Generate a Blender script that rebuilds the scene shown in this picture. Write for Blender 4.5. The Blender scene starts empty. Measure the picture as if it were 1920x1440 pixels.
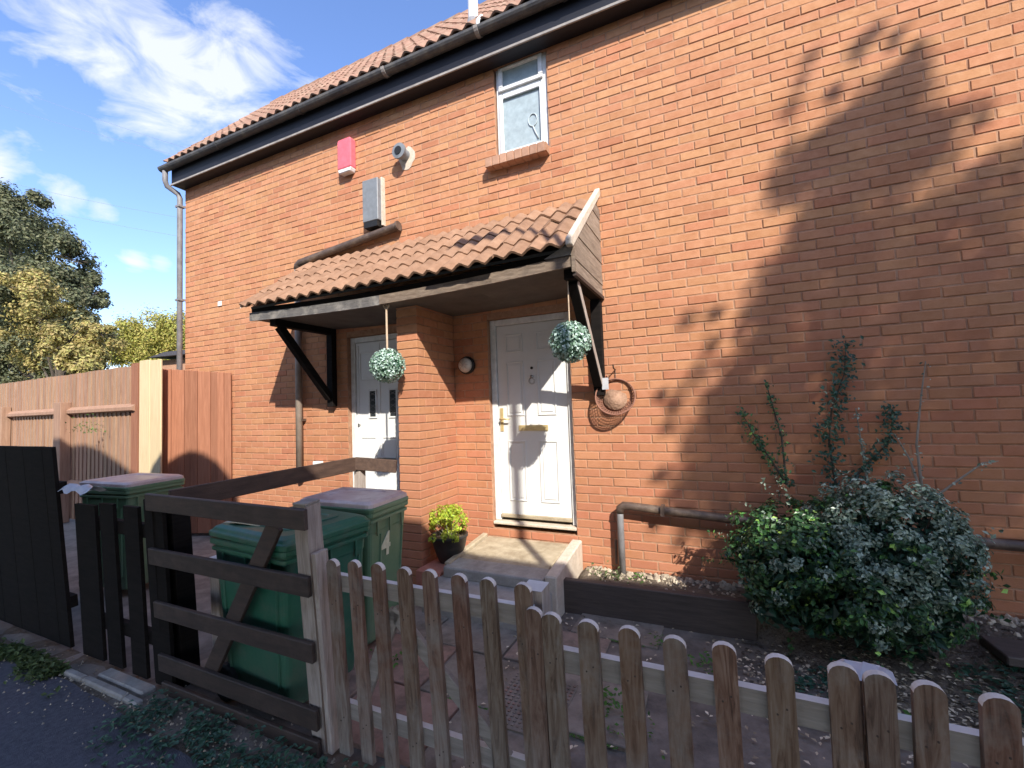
import bpy, math, random
from mathutils import Vector, Matrix, noise
R = random.Random(7)
scene = bpy.context.scene
col = scene.collection

# ------------------------------------------------------------------ camera
YAW, PITCH, ROLL = -0.431198, 0.0489366, -0.0345243
CAM = Vector((0.2878, -3.8719, 1.599))
F = Vector((math.sin(YAW) * math.cos(PITCH), math.cos(YAW) * math.cos(PITCH), math.sin(PITCH)))
_r = F.cross(Vector((0, 0, 1))).normalized()
_u = _r.cross(F)
RT = _r * math.cos(ROLL) + _u * math.sin(ROLL)
UP = _u * math.cos(ROLL) - _r * math.sin(ROLL)
cam = bpy.data.cameras.new('camera')
cam.sensor_width = 36
cam.lens = 831.03 / 1920 * 36
cam.clip_end = 2000
cam.clip_start = 0.05
cam_ob = bpy.data.objects.new('camera', cam)
col.objects.link(cam_ob)
m3 = Matrix((RT, UP, -F)).transposed()
cam_ob.matrix_world = Matrix.Translation(CAM) @ m3.to_4x4()
scene.camera = cam_ob

# ------------------------------------------------------------------ light
SUN = Vector((-0.75, 0.85, -0.88)).normalized()
scene.view_settings.view_transform = 'Standard'
scene.view_settings.look = 'None'
scene.view_settings.exposure = 1.3
scene.view_settings.gamma = 1
scene.view_settings.use_curve_mapping = False
scene.cycles.max_bounces = 6
sl = bpy.data.lights.new('sun', 'SUN')
sl.energy = 3.1
sl.angle = math.radians(0.53)
sl.color = (1.0, 0.93, 0.82)
so = bpy.data.objects.new('sun', sl)
so.rotation_euler = SUN.to_track_quat('-Z', 'Y').to_euler()
so.location = (8, -9, 12)
col.objects.link(so)

w = bpy.data.worlds.new('World')
scene.world = w
w.use_nodes = True
nt = w.node_tree
nt.nodes.clear()
N, L = nt.nodes.new, nt.links.new
out = N('ShaderNodeOutputWorld')
bg = N('ShaderNodeBackground')
sky = N('ShaderNodeTexSky')
sky.sky_type = 'NISHITA'
sky.sun_disc = False
sky.sun_elevation = math.radians(37.8)
sky.sun_rotation = math.radians(138.6)
sky.air_density = 1.15
sky.dust_density = 0.6
sky.ozone_density = 2.2
bg.inputs['Strength'].default_value = 0.15
tc = N('ShaderNodeTexCoord')


def wmath(op, a, b=None, c=None):
    n = N('ShaderNodeMath')
    n.operation = op
    for i, v in enumerate((a, b, c)):
        if v is None:
            continue
        if isinstance(v, (int, float)):
            n.inputs[i].default_value = v
        else:
            L(v, n.inputs[i])
    return n.outputs[0]


nz = N('ShaderNodeTexNoise')
mp = N('ShaderNodeMapping')
mp.inputs['Scale'].default_value = (1.0, 1.3, 2.6)
L(tc.outputs['Generated'], mp.inputs['Vector'])
L(mp.outputs[0], nz.inputs['Vector'])
nz.inputs['Scale'].default_value = 7.0
nz.inputs['Detail'].default_value = 8
nz.inputs['Roughness'].default_value = 0.58
nz.inputs['Distortion'].default_value = 0.5
# drifting cloud banks: direction, angular size, weight
mask = None
for d, s, wt in [((-0.755, 0.37, 0.535), 0.10, 1.0), ((-0.70, 0.45, 0.53), 0.09, 1.0), ((-0.81, 0.29, 0.54), 0.07, .8),
                 ((-0.68, 0.48, 0.55), 0.05, .8), ((-0.785, 0.33, 0.51), 0.05, .7), ((-0.655, 0.50, 0.51), 0.05, .6),
                 ((-0.905, 0.25, 0.36), 0.035, 1.0), ((-0.885, 0.31, 0.345), 0.028, .85), ((-0.868, 0.36, 0.335), 0.018, .7), ((-0.80, 0.35, 0.475), 0.022, .7),
                 ((-0.875, 0.405, 0.265), 0.022, .9), ((-0.86, 0.435, 0.27), 0.018, .8), ((-0.89, 0.43, 0.16), 0.04, .6),
                 ((0.5, 0.6, 0.6), 0.3, 1.0), ((0.85, 0.1, 0.5), 0.3, .9), ((-0.3, -0.8, 0.5), 0.35, 1.0), ((-0.8, -0.4, .5), .3, 1.0), ((-.1, -.3, .9), .3, .9), ((0.1, 0.8, 0.4), 0.2, .8)]:  # last row: unseen clouds, built up to add neutral fill light
    dv = Vector(d).normalized()
    dn = N('ShaderNodeVectorMath')
    dn.operation = 'DISTANCE'
    L(tc.outputs['Generated'], dn.inputs[0])
    dn.inputs[1].default_value = dv
    q = wmath('MULTIPLY', dn.outputs['Value'], 1.0 / s)
    q = wmath('POWER', q, 2.0)
    q = wmath('MULTIPLY', q, -0.7)
    q = wmath('EXPONENT', q)
    q = wmath('MULTIPLY', q, wt)
    mask = q if mask is None else wmath('MAXIMUM', mask, q)
cl = wmath('MULTIPLY', nz.outputs['Fac'], 2.6)
cl = wmath('SUBTRACT', cl, 1.25)
cl = wmath('ADD', cl, mask)
cl = wmath('SUBTRACT', cl, 0.42)
cl = wmath('MULTIPLY', cl, 1.35)
clc = N('ShaderNodeClamp')
clc.inputs['Max'].default_value = 0.82
L(cl, clc.inputs['Value'])
hsv = N('ShaderNodeHueSaturation')
hsv.inputs['Saturation'].default_value = 1.06
hsv.inputs['Value'].default_value = 0.88
L(sky.outputs[0], hsv.inputs['Color'])
mx = N('ShaderNodeMix')
mx.data_type = 'RGBA'
L(clc.outputs[0], mx.inputs[0])
tint = N('ShaderNodeMix'); tint.data_type = 'RGBA'; tint.blend_type = 'MULTIPLY'
tint.inputs[0].default_value = 1
tint.inputs[7].default_value = (0.80, 0.80, 0.97, 1)
L(hsv.outputs[0], tint.inputs[6])
L(tint.outputs[2], mx.inputs[6])
mx.inputs[7].default_value = (2.9, 3.0, 3.15, 1)
L(mx.outputs[2], bg.inputs['Color'])
L(bg.outputs[0], out.inputs[0])

# ------------------------------------------------------------------ helpers


def tag(o, label=None, cat=None, group=None, kind=None):
    if label: o['label'] = label
    if cat: o['category'] = cat
    if group: o['group'] = group
    if kind: o['kind'] = kind
    return o


def empty(name, loc=(0, 0, 0), parent=None, rz=0.0):
    o = bpy.data.objects.new(name, None)
    o.empty_display_size = .1
    o.location = loc
    o.rotation_euler = (0, 0, rz)
    col.objects.link(o)
    o.parent = parent
    return o


class MB:
    def __init__(s): s.v, s.f = [], []

    def add(s, vs, fs):
        b = len(s.v)
        s.v += [tuple(v) for v in vs]
        s.f += [tuple(i + b for i in f) for f in fs]
        return s

    def box(s, x0, x1, y0, y1, z0, z1, M=None):
        vs = [(x, y, z) for z in (z0, z1) for y in (y0, y1) for x in (x0, x1)]
        if M: vs = [M @ Vector(v) for v in vs]
        return s.add(vs, [(0, 2, 3, 1), (4, 5, 7, 6), (0, 1, 5, 4), (2, 6, 7, 3), (0, 4, 6, 2), (1, 3, 7, 5)])

    def prism(s, poly, a, b, axis='y'):
        """poly of 2D points extruded a..b along axis"""
        n = len(poly)
        def mk(p, t):
            return {'y': (p[0], t, p[1]), 'x': (t, p[0], p[1]), 'z': (p[0], p[1], t)}[axis]
        vs = [mk(p, a) for p in poly] + [mk(p, b) for p in poly]
        fs = [tuple(range(n))[::-1], tuple(range(n, 2 * n))] + [(i, (i + 1) % n, n + (i + 1) % n, n + i) for i in range(n)]
        return s.add(vs, fs)

    def tube(s, pts, r, seg=8, cap=True):
        pts = [Vector(p) for p in pts]
        rs = r if isinstance(r, (list, tuple)) else [r] * len(pts)
        b = len(s.v)
        ref = None
        for i, p in enumerate(pts):
            t = (pts[min(i + 1, len(pts) - 1)] - pts[max(i - 1, 0)]).normalized()
            if ref is None: ref = t.orthogonal().normalized()
            ref = (ref - t * ref.dot(t))
            ref = ref.normalized() if ref.length > 1e-6 else t.orthogonal().normalized()
            o = t.cross(ref)
            for k in range(seg):
                a = 2 * math.pi * k / seg
                s.v.append(tuple(p + (ref * math.cos(a) + o * math.sin(a)) * rs[i]))
        for i in range(len(pts) - 1):
            for k in range(seg):
                k2 = (k + 1) % seg
                s.f.append((b + i * seg + k, b + i * seg + k2, b + (i + 1) * seg + k2, b + (i + 1) * seg + k))
        if cap:
            s.f.append(tuple(b + k for k in range(seg))[::-1])
            s.f.append(tuple(b + (len(pts) - 1) * seg + k for k in range(seg)))
        return s

    def lathe(s, prof, M=None, seg=24):
        b = len(s.v)
        for r, z in prof:
            for k in range(seg):
                a = 2 * math.pi * k / seg
                v = Vector((r * math.cos(a), r * math.sin(a), z))
                s.v.append(tuple(M @ v if M else v))
        for i in range(len(prof) - 1):
            for k in range(seg):
                k2 = (k + 1) % seg
                s.f.append((b + i * seg + k, b + i * seg + k2, b + (i + 1) * seg + k2, b + (i + 1) * seg + k))
        s.f.append(tuple(b + k for k in range(seg))[::-1])
        s.f.append(tuple(b + (len(prof) - 1) * seg + k for k in range(seg)))
        return s

    def mesh(s, name, m, smooth=False):
        me = bpy.data.meshes.new(name)
        me.from_pydata(s.v, [], s.f)
        if m: me.materials.append(m)
        if smooth: me.shade_smooth()
        me.update()
        return me

    def build(s, name, m, parent=None, smooth=False, bevel=0, loc=None, seg=1):
        o = bpy.data.objects.new(name, s.mesh(name, m, smooth))
        col.objects.link(o)
        if parent: o.parent = parent
        if loc: o.location = loc
        if bevel:
            b = o.modifiers.new('bevel', 'BEVEL')
            b.width = bevel
            b.segments = seg
            b.limit_method = 'ANGLE'
        return o


def inst(name, me, parent=None, loc=(0, 0, 0), rot=(0, 0, 0), scale=None):
    o = bpy.data.objects.new(name, me)
    o.location = loc
    o.rotation_euler = rot
    if scale: o.scale = scale
    col.objects.link(o)
    o.parent = parent
    return o


# ------------------------------------------------------------------ materials
def mat(name, stops, scale=8, detail=6, stretch=(1, 1, 1), rough=0.8, bump=0.3, bscale=60, bdist=0.01,
        island=0.0, hue=0.0, dirt=None, dirt_scale=3, dirt_amt=0.5, metal=0.0, spec=0.5, isl_stops=None, trans=0.0, distort=0.0,
        ztint=None, coat=0):
    """noise driven colour with per piece variation, a dirt layer and bump"""
    m = bpy.data.materials.new(name)
    m.use_nodes = True
    nt = m.node_tree
    nt.nodes.clear()
    N, L = nt.nodes.new, nt.links.new
    o = N('ShaderNodeOutputMaterial')
    p = N('ShaderNodeBsdfPrincipled')
    p.inputs['Roughness'].default_value = rough
    p.inputs['Metallic'].default_value = metal
    p.inputs['Specular IOR Level'].default_value = spec
    if coat: p.inputs['Coat Weight'].default_value = coat
    tc = N('ShaderNodeTexCoord')
    oi = N('ShaderNodeObjectInfo')
    geo = N('ShaderNodeNewGeometry')
    rs = N('ShaderNodeMath'); rs.operation = 'ADD'
    L(oi.outputs['Random'], rs.inputs[0]); L(geo.outputs['Random Per Island'], rs.inputs[1])
    rf = N('ShaderNodeMath'); rf.operation = 'FRACT'
    L(rs.outputs[0], rf.inputs[0])
    rnd = rf.outputs[0]
    ofs = N('ShaderNodeVectorMath'); ofs.operation = 'SCALE'
    ofs.inputs[0].default_value = (13.1, 7.7, 31.3)
    L(rnd, ofs.inputs['Scale'])
    mp = N('ShaderNodeMapping')
    mp.inputs['Scale'].default_value = stretch
    ad = N('ShaderNodeVectorMath'); ad.operation = 'ADD'
    L(geo.outputs['Position'], mp.inputs['Vector'])
    L(mp.outputs[0], ad.inputs[0]); L(ofs.outputs[0], ad.inputs[1])
    vec = ad.outputs[0]
    nz = N('ShaderNodeTexNoise')
    nz.inputs['Scale'].default_value = scale
    nz.inputs['Detail'].default_value = detail
    nz.inputs['Roughness'].default_value = 0.65
    nz.inputs['Distortion'].default_value = distort
    L(vec, nz.inputs['Vector'])
    cr = N('ShaderNodeValToRGB')
    while len(cr.color_ramp.elements) < len(stops): cr.color_ramp.elements.new(0.5)
    for e, (pos, c) in zip(cr.color_ramp.elements, stops):
        e.position = pos
        e.color = (*c, 1)
    L(nz.outputs['Fac'], cr.inputs[0])
    c = cr.outputs[0]
    if isl_stops:
        ir = N('ShaderNodeValToRGB')
        while len(ir.color_ramp.elements) < len(isl_stops): ir.color_ramp.elements.new(0.5)
        for e, (pos, cc) in zip(ir.color_ramp.elements, isl_stops):
            e.position = pos
            e.color = (*cc, 1)
        L(rnd, ir.inputs[0])
        mm = N('ShaderNodeMix'); mm.data_type = 'RGBA'; mm.blend_type = 'MULTIPLY'
        mm.inputs[0].default_value = 1
        L(c, mm.inputs[6]); L(ir.outputs[0], mm.inputs[7])
        c = mm.outputs[2]
    if island or hue:
        hs = N('ShaderNodeHueSaturation')
        mr = N('ShaderNodeMapRange')
        mr.inputs['To Min'].default_value = 1 - island; mr.inputs['To Max'].default_value = 1 + island
        L(rnd, mr.inputs['Value'])
        L(mr.outputs[0], hs.inputs['Value'])
        if hue:
            m7 = N('ShaderNodeMath'); m7.operation = 'MULTIPLY'; m7.inputs[1].default_value = 7.31
            L(rnd, m7.inputs[0])
            f7 = N('ShaderNodeMath'); f7.operation = 'FRACT'; L(m7.outputs[0], f7.inputs[0])
            mh = N('ShaderNodeMapRange')
            mh.inputs['To Min'].default_value = .5 - hue; mh.inputs['To Max'].default_value = .5 + hue
            L(f7.outputs[0], mh.inputs['Value']); L(mh.outputs[0], hs.inputs['Hue'])
        L(c, hs.inputs['Color'])
        c = hs.outputs[0]
    if dirt:
        dn = N('ShaderNodeTexNoise')
        dn.inputs['Scale'].default_value = dirt_scale
        dn.inputs['Detail'].default_value = 9
        dn.inputs['Roughness'].default_value = 0.7
        L(geo.outputs['Position'], dn.inputs['Vector'])
        dr = N('ShaderNodeMapRange')
        dr.inputs['From Min'].default_value = 0.48; dr.inputs['From Max'].default_value = 0.68
        dr.inputs['To Max'].default_value = dirt_amt
        L(dn.outputs['Fac'], dr.inputs['Value'])
        mm = N('ShaderNodeMix'); mm.data_type = 'RGBA'
        L(dr.outputs[0], mm.inputs[0]); L(c, mm.inputs[6])
        mm.inputs[7].default_value = (*dirt, 1)
        c = mm.outputs[2]
    if ztint:   # (colour, z where it starts, z where it ends) colour strengthening towards the ground
        gc, za, zb = ztint
        sp = N('ShaderNodeSeparateXYZ'); L(geo.outputs['Position'], sp.inputs[0])
        gr = N('ShaderNodeMapRange')
        gr.inputs['From Min'].default_value = za; gr.inputs['From Max'].default_value = zb
        gr.inputs['To Min'].default_value = 0; gr.inputs['To Max'].default_value = .75
        L(sp.outputs['Z'], gr.inputs['Value'])
        g2 = N('ShaderNodeMath'); g2.operation = 'MULTIPLY'
        L(gr.outputs[0], g2.inputs[0]); L(nz.outputs['Fac'], g2.inputs[1])
        mm = N('ShaderNodeMix'); mm.data_type = 'RGBA'
        L(g2.outputs[0], mm.inputs[0]); L(c, mm.inputs[6]); mm.inputs[7].default_value = (*gc, 1)
        c = mm.outputs[2]
    L(c, p.inputs['Base Color'])
    if bump:
        bn = N('ShaderNodeTexNoise')
        bn.inputs['Scale'].default_value = bscale
        bn.inputs['Detail'].default_value = 5
        L(vec, bn.inputs['Vector'])
        bp = N('ShaderNodeBump')
        bp.inputs['Strength'].default_value = bump
        bp.inputs['Distance'].default_value = bdist
        L(bn.outputs['Fac'], bp.inputs['Height'])
        L(bp.outputs[0], p.inputs['Normal'])
    if trans:
        tr = N('ShaderNodeBsdfTranslucent')
        L(c, tr.inputs['Color'])
        ms = N('ShaderNodeMixShader'); ms.inputs[0].default_value = trans
        L(p.outputs[0], ms.inputs[1]); L(tr.outputs[0], ms.inputs[2]); L(ms.outputs[0], o.inputs[0])
    else:
        L(p.outputs[0], o.inputs[0])
    return m


def flat(name, c, rough=0.6, **k):
    d = tuple(x * .8 for x in c)
    u = tuple(min(1, x * 1.12) for x in c)
    kw = dict(scale=14, bump=.1, bscale=80, bdist=.002)
    kw.update(k)
    return mat(name, [(0.3, d), (0.7, u)], rough=rough, **kw)


M_brick = mat('sandfaced_brick', [(0.25, (.44, .200, .100)), (0.5, (.505, .245, .130)), (0.8, (.565, .295, .168))], scale=16, rough=.92, bump=.55, bscale=130,
              bdist=.003, island=.07, hue=.006, ztint=((.33, .10, .075), 3.0, -.2), dirt=(.38, .155, .078), dirt_scale=1.5, dirt_amt=.42,
              isl_stops=[(0, (.93, .87, .85)), (.12, (1, .98, .97)), (.5, (1, 1, 1)), (.92, (1.0, 1.02, 1.03)), (.98, (.95, .88, .87)), (1, (.86, .77, .79))], spec=.2)
M_mortar = mat('mortar', [(0.3, (.34, .18, .11)), (0.7, (.50, .31, .205))], scale=20, rough=.95, bump=.5, bscale=150, bdist=.003, dirt=(.20, .09, .055), dirt_scale=2, spec=.1)
M_brick_dk = mat('engineering_brick', [(0.3, (.36, .20, .13)), (0.7, (.48, .28, .19))], scale=16, rough=.9, bump=.5, bscale=130, bdist=.003, island=.15)
M_rooftile = mat('concrete_rooftile', [(0.25, (.20, .115, .080)), (0.55, (.30, .175, .125)), (0.8, (.38, .25, .185))], scale=9, rough=.93, bump=.5, bscale=140, bdist=.004,
                 island=.12, dirt=(.33, .27, .19), dirt_scale=7, dirt_amt=.55, spec=.2)
M_can_tile = mat('canopy_rooftile', [(0.25, (.20, .115, .072)), (0.55, (.285, .168, .108)), (0.8, (.36, .228, .150))], scale=9, rough=.93, bump=.45, bscale=140, bdist=.004,
                 island=.12, dirt=(.30, .19, .13), dirt_scale=7, dirt_amt=.6, spec=.2)
M_blackwood = mat('black_painted_wood', [(0.3, (.006, .005, .0045)), (0.7, (.014, .011, .010))], scale=6, stretch=(1, 1, 8), rough=.85, bump=.4, bscale=50, bdist=.003, island=.1, spec=.15)
M_stainwood = mat('dark_stained_wood', [(0.3, (.028, .019, .016)), (0.7, (.062, .040, .032))], scale=7, stretch=(1, 6, 6), rough=.65, bump=.4, bscale=60, bdist=.003, island=.2,
                  dirt=(.10, .07, .055), dirt_scale=8, dirt_amt=.4)
M_sleeper = mat('brown_stained_sleeper', [(0.3, (.060, .046, .038)), (0.7, (.105, .082, .070))], scale=5, stretch=(1, 8, 14), rough=.75, bump=.5, bscale=40, bdist=.004)
M_picket = mat('weathered_softwood', [(0.3, (.05, .028, .018)), (0.43, (.145, .088, .058)), (0.55, (.205, .143, .103)), (0.72, (.28, .225, .185))], scale=2.0, stretch=(17, 17, 1.5),
               rough=.8, bump=.6, bscale=9, bdist=.006, island=.15, hue=.008, distort=1.6, isl_stops=[(0, (1.0, .80, .70)), (.3, (.98, .93, .88)), (.5, (.88, .94, .97)), (.75, (1.0, .86, .78)), (1, (.84, .90, .93))], dirt=(.24, .225, .20), dirt_scale=5, dirt_amt=.55, ztint=((.32, .32, .29), .5, .0))
M_skylit_endgrain = mat('bleached_skylit_end_grain', [(0.3, (.58, .51, .44)), (0.7, (.80, .73, .66))], scale=20, rough=.85, bump=.3)  # weathered pale end grain, lightened further to paint sky-lit rims
M_nail = flat('rusty_nail', (.05, .03, .022), .6)
M_skylit_railtop = mat('skylit_rail_top', [(0.3, (.62, .58, .52)), (0.7, (.80, .77, .72))], scale=9, rough=.85, bump=.2)  # whitish tone paints the sky light on upward faces
M_greywood = mat('greyed_timber', [(0.25, (.22, .17, .14)), (0.7, (.46, .40, .35))], scale=3, stretch=(14, 14, 1.3), rough=.85, bump=.5, bscale=10, bdist=.005, island=.12, distort=1.0)
M_rail = mat('sawn_rail', [(0.25, (.20, .175, .15)), (0.7, (.34, .305, .27))], scale=3, stretch=(1.3, 14, 14), rough=.85, bump=.4, bscale=12, bdist=.004, distort=.8)
M_fenceboard = mat('closeboard_fence', [(0.25, (.24, .135, .085)), (0.55, (.35, .215, .14)), (0.8, (.45, .30, .21))], scale=3, stretch=(10, 10, .8), rough=.85, bump=.4, bscale=12, bdist=.004,
                   island=.12, hue=.006, distort=.6)
M_panel = mat('orange_stained_board', [(0.25, (.24, .095, .05)), (0.6, (.35, .15, .085)), (0.85, (.44, .21, .125))], scale=3, stretch=(12, 12, .8), rough=.8, bump=.3, bscale=12, bdist=.003, island=.13, distort=.5)
M_pale = mat('pale_new_timber', [(0.25, (.55, .42, .24)), (0.7, (.70, .57, .36))], scale=3, stretch=(12, 12, 1), rough=.8, bump=.3, bscale=12, bdist=.003, island=.06, distort=.7)
M_pvc = flat('white_upvc', (.76, .77, .76), .35, bump=0)
M_door = mat('white_door_skin', [(0.3, (.73, .74, .73)), (0.7, (.79, .80, .79))], scale=4, rough=.4, bump=.08, bscale=8, bdist=.002, dirt=(.6, .6, .58), dirt_scale=2, dirt_amt=.2)
M_glass = flat('obscure_glass', (.36, .44, .47), .12, bump=.15, bscale=200, bdist=.001, spec=.8)
M_darkglass = flat('leaded_dark_glass', (.03, .035, .04), .15, bump=0)
M_brass = flat('brass', (.66, .52, .26), .35, metal=.35, bump=0)
M_chrome = flat('tarnished_chrome', (.5, .5, .48), .3, metal=.9, bump=0)
M_fascia = mat('navy_black_fascia', [(0.3, (.004, .0045, .010)), (0.7, (.008, .009, .017))], scale=5, rough=.5, bump=.1)
M_gutter = mat('weathered_gutter', [(0.3, (.045, .047, .055)), (0.7, (.11, .105, .10))], scale=8, rough=.55, bump=.2, dirt=(.23, .21, .17), dirt_scale=6, dirt_amt=.5)
M_edge = mat('faded_soffit_edge', [(0.3, (.20, .18, .165)), (0.7, (.38, .35, .32))], scale=9, rough=.8, bump=.3)
M_greypipe = mat('weathered_grey_pipe', [(0.3, (.17, .17, .18)), (0.7, (.29, .285, .29))], scale=7, rough=.55, bump=.1, dirt=(.12, .09, .08), dirt_scale=6)
M_brownpipe = mat('sunfaded_black_pipe', [(0.3, (.045, .030, .025)), (0.7, (.13, .09, .07))], scale=9, rough=.5, bump=.2, dirt=(.28, .21, .15), dirt_scale=8, dirt_amt=.5)
M_duct = flat('grey_duct_metal', (.20, .22, .24), .45, bump=.1)
M_red = flat('faded_red_plastic', (.74, .15, .19), .4)
M_cream = mat('cream_plaster', [(0.3, (.50, .42, .33)), (0.7, (.66, .58, .48))], scale=15, rough=.95, bump=.5, bscale=60)
M_concrete = mat('step_concrete', [(0.3, (.33, .27, .18)), (0.7, (.50, .43, .31))], scale=9, rough=.95, bump=.6, bscale=90, bdist=.004, dirt=(.20, .15, .09), dirt_scale=5, dirt_amt=.6)
M_concgrey = mat('grey_concrete', [(0.3, (.27, .25, .225)), (0.7, (.41, .385, .35))], scale=9, rough=.95, bump=.5, bscale=90, bdist=.004, dirt=(.15, .13, .11), dirt_scale=4, dirt_amt=.5)
M_terra = mat('red_clay_block', [(0.3, (.36, .13, .09)), (0.7, (.50, .21, .14))], scale=12, rough=.9, bump=.4)
M_asphalt = mat('asphalt', [(0.35, (.060, .060, .074)), (0.7, (.115, .112, .130))], scale=45, rough=.9, bump=.7, bscale=220, bdist=.006, dirt=(.12, .10, .135), dirt_scale=1.6, dirt_amt=.4)
M_soil = mat('garden_soil', [(0.3, (.085, .065, .045)), (0.7, (.20, .16, .12))], scale=14, rough=1, bump=.9, bscale=60, bdist=.02)
M_nyard = mat('neighbour_concrete', [(0.3, (.15, .13, .11)), (0.7, (.28, .25, .215))], scale=7, rough=.95, bump=.5, bscale=90, bdist=.004, dirt=(.09, .075, .06), dirt_scale=3, dirt_amt=.7)
M_yard = mat('old_yard_concrete', [(0.3, (.12, .10, .08)), (0.7, (.25, .21, .175))], scale=7, rough=.95, bump=.6, bscale=90, bdist=.006, dirt=(.065, .055, .045), dirt_scale=2.5, dirt_amt=.7)
M_slab = mat('paving_slab', [(0.3, (.24, .19, .15)), (0.7, (.37, .305, .25))], scale=10, rough=.95, bump=.5, bscale=120, bdist=.004,
             isl_stops=[(0, (1.0, .76, .72)), (.35, (1.05, .80, .75)), (.5, (.9, .9, .88)), (1, (.72, .75, .73))], island=.12, dirt=(.10, .085, .065), dirt_scale=5, dirt_amt=.85)
M_greenfield = mat('rough_grass_ground', [(0.3, (.03, .045, .018)), (0.7, (.07, .09, .035))], scale=3, rough=1, bump=.5)
M_bin = mat('green_bin_plastic', [(0.3, (.016, .105, .062)), (0.7, (.028, .14, .085))], scale=3, rough=.45, bump=.12, bscale=25, dirt=(.10, .13, .10), dirt_scale=9, dirt_amt=.55, ztint=((.11, .11, .085), .55, 0))
M_bin2 = mat('faded_green_bin_plastic', [(0.3, (.085, .17, .085)), (0.7, (.13, .23, .125))], scale=3, rough=.45, bump=.12, bscale=25, dirt=(.17, .21, .15), dirt_scale=9, dirt_amt=.5, ztint=((.13, .12, .09), .5, 0))
M_binlid = mat('sunfaded_pink_lid', [(0.3, (.46, .33, .30)), (0.7, (.70, .58, .53))], scale=5, rough=.35, bump=.05, dirt=(.36, .16, .15), dirt_scale=7, dirt_amt=.55)
M_tyre = flat('bin_wheel_rubber', (.02, .02, .02), .7)
M_card = flat('pale_cardboard', (.50, .47, .38), .9)
M_poly = flat('white_plastic_sheet', (.50, .51, .54), .4)
M_pot = flat('black_plastic_pot', (.030, .028, .027), .45)
M_lampglass = flat('ribbed_lamp_glass', (.70, .66, .60), .3)
M_black = flat('black_metal', (.012, .012, .012), .5)
M_wire = flat('rusty_wire', (.26, .12, .08), .8)
M_coir = mat('coir_liner', [(0.3, (.24, .14, .09)), (0.7, (.40, .25, .17))], scale=30, rough=1, bump=.8)
M_string = flat('cream_cord', (.55, .42, .30), .9)
M_postmetal = flat('galvanised_grey', (.30, .31, .31), .5, metal=.4)
M_leafpot = mat('lime_leaves', [(0.3, (.30, .42, .03)), (0.7, (.55, .62, .08))], scale=10, rough=.5, bump=0, island=.3, hue=.02, trans=.3)
M_leafball = mat('variegated_ball_leaves', [(0.3, (.17, .29, .20)), (0.7, (.46, .58, .50))], scale=12, rough=.45, bump=0, island=.3, trans=.15,
                 isl_stops=[(0, (.45, .65, .5)), (.35, (.85, .95, .85)), (.6, (1.15, 1.1, 1.25)), (1, (1.5, 1.4, 1.55))])
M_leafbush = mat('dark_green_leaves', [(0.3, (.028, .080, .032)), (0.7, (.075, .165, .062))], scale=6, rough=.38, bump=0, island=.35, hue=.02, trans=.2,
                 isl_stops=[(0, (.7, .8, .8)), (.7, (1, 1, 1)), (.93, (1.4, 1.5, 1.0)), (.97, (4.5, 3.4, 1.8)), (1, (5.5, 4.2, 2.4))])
M_leafsilver = mat('cream_edged_leaves', [(0.3, (.13, .20, .14)), (0.7, (.34, .41, .33))], scale=10, rough=.4, bump=0, island=.35, trans=.15,
                   isl_stops=[(0, (.22, .38, .32)), (.3, (.5, .65, .55)), (.6, (1, 1, 1)), (1, (1.5, 1.42, 1.42))])
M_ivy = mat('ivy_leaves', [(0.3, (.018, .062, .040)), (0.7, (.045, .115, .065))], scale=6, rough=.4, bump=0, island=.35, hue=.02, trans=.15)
M_weed = mat('bright_weed', [(0.3, (.05, .15, .02)), (0.7, (.13, .28, .05))], scale=6, rough=.6, bump=0, island=.3, trans=.3)
M_grass = mat('verge_grass', [(0.3, (.05, .09, .025)), (0.7, (.13, .17, .06))], scale=6, rough=.7, bump=0, island=.3, trans=.3)
M_litter = mat('fallen_leaf', [(0.3, (.38, .31, .20)), (0.7, (.62, .54, .41))], scale=10, rough=.8, bump=0, island=.4,
               isl_stops=[(0, (.4, .35, .3)), (.5, (.9, .85, .8)), (1, (1.1, 1.1, 1.1))])
M_bark = mat('bark', [(0.3, (.055, .042, .03)), (0.7, (.13, .105, .08))], scale=9, stretch=(3, 3, 1), rough=1, bump=.8, bscale=30, bdist=.02)
M_twig = mat('bare_twig', [(0.3, (.20, .17, .13)), (0.7, (.36, .32, .26))], scale=9, rough=.9, bump=.3)
M_treedk = mat('dark_tree_leaves', [(0.3, (.040, .052, .032)), (0.7, (.105, .115, .070))], scale=1.5, rough=.6, bump=0, island=.35, hue=.02, trans=.25)
M_treeye = mat('yellowing_tree_leaves', [(0.3, (.24, .23, .07)), (0.7, (.55, .44, .16))], scale=1.5, rough=.6, bump=0, island=.35, hue=.025, trans=.3)
M_treelime = mat('lime_tree_leaves', [(0.3, (.26, .27, .05)), (0.7, (.50, .44, .11))], scale=1.0, rough=.6, bump=0, island=.3, hue=.03, trans=.3)
M_flatroof = flat('dark_flat_roof', (.09, .09, .11), .7)
M_cable = flat('overhead_cable', (.20, .24, .30), .6)

# ------------------------------------------------------------------ setting: ground
def sheet(name, x0, x1, y0, y1, z, m, nx=1, ny=1, h=None, parent=None):
    b = MB()
    vs, fs = [], []
    for j in range(ny + 1):
        for i in range(nx + 1):
            x = x0 + (x1 - x0) * i / nx; y = y0 + (y1 - y0) * j / ny
            vs.append((x, y, z + (h(x, y) if h else 0)))
    for j in range(ny):
        for i in range(nx):
            a = j * (nx + 1) + i
            fs.append((a, a + 1, a + nx + 2, a + nx + 1))
    b.add(vs, fs)
    return b.build(name, m, parent, smooth=True)


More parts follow.
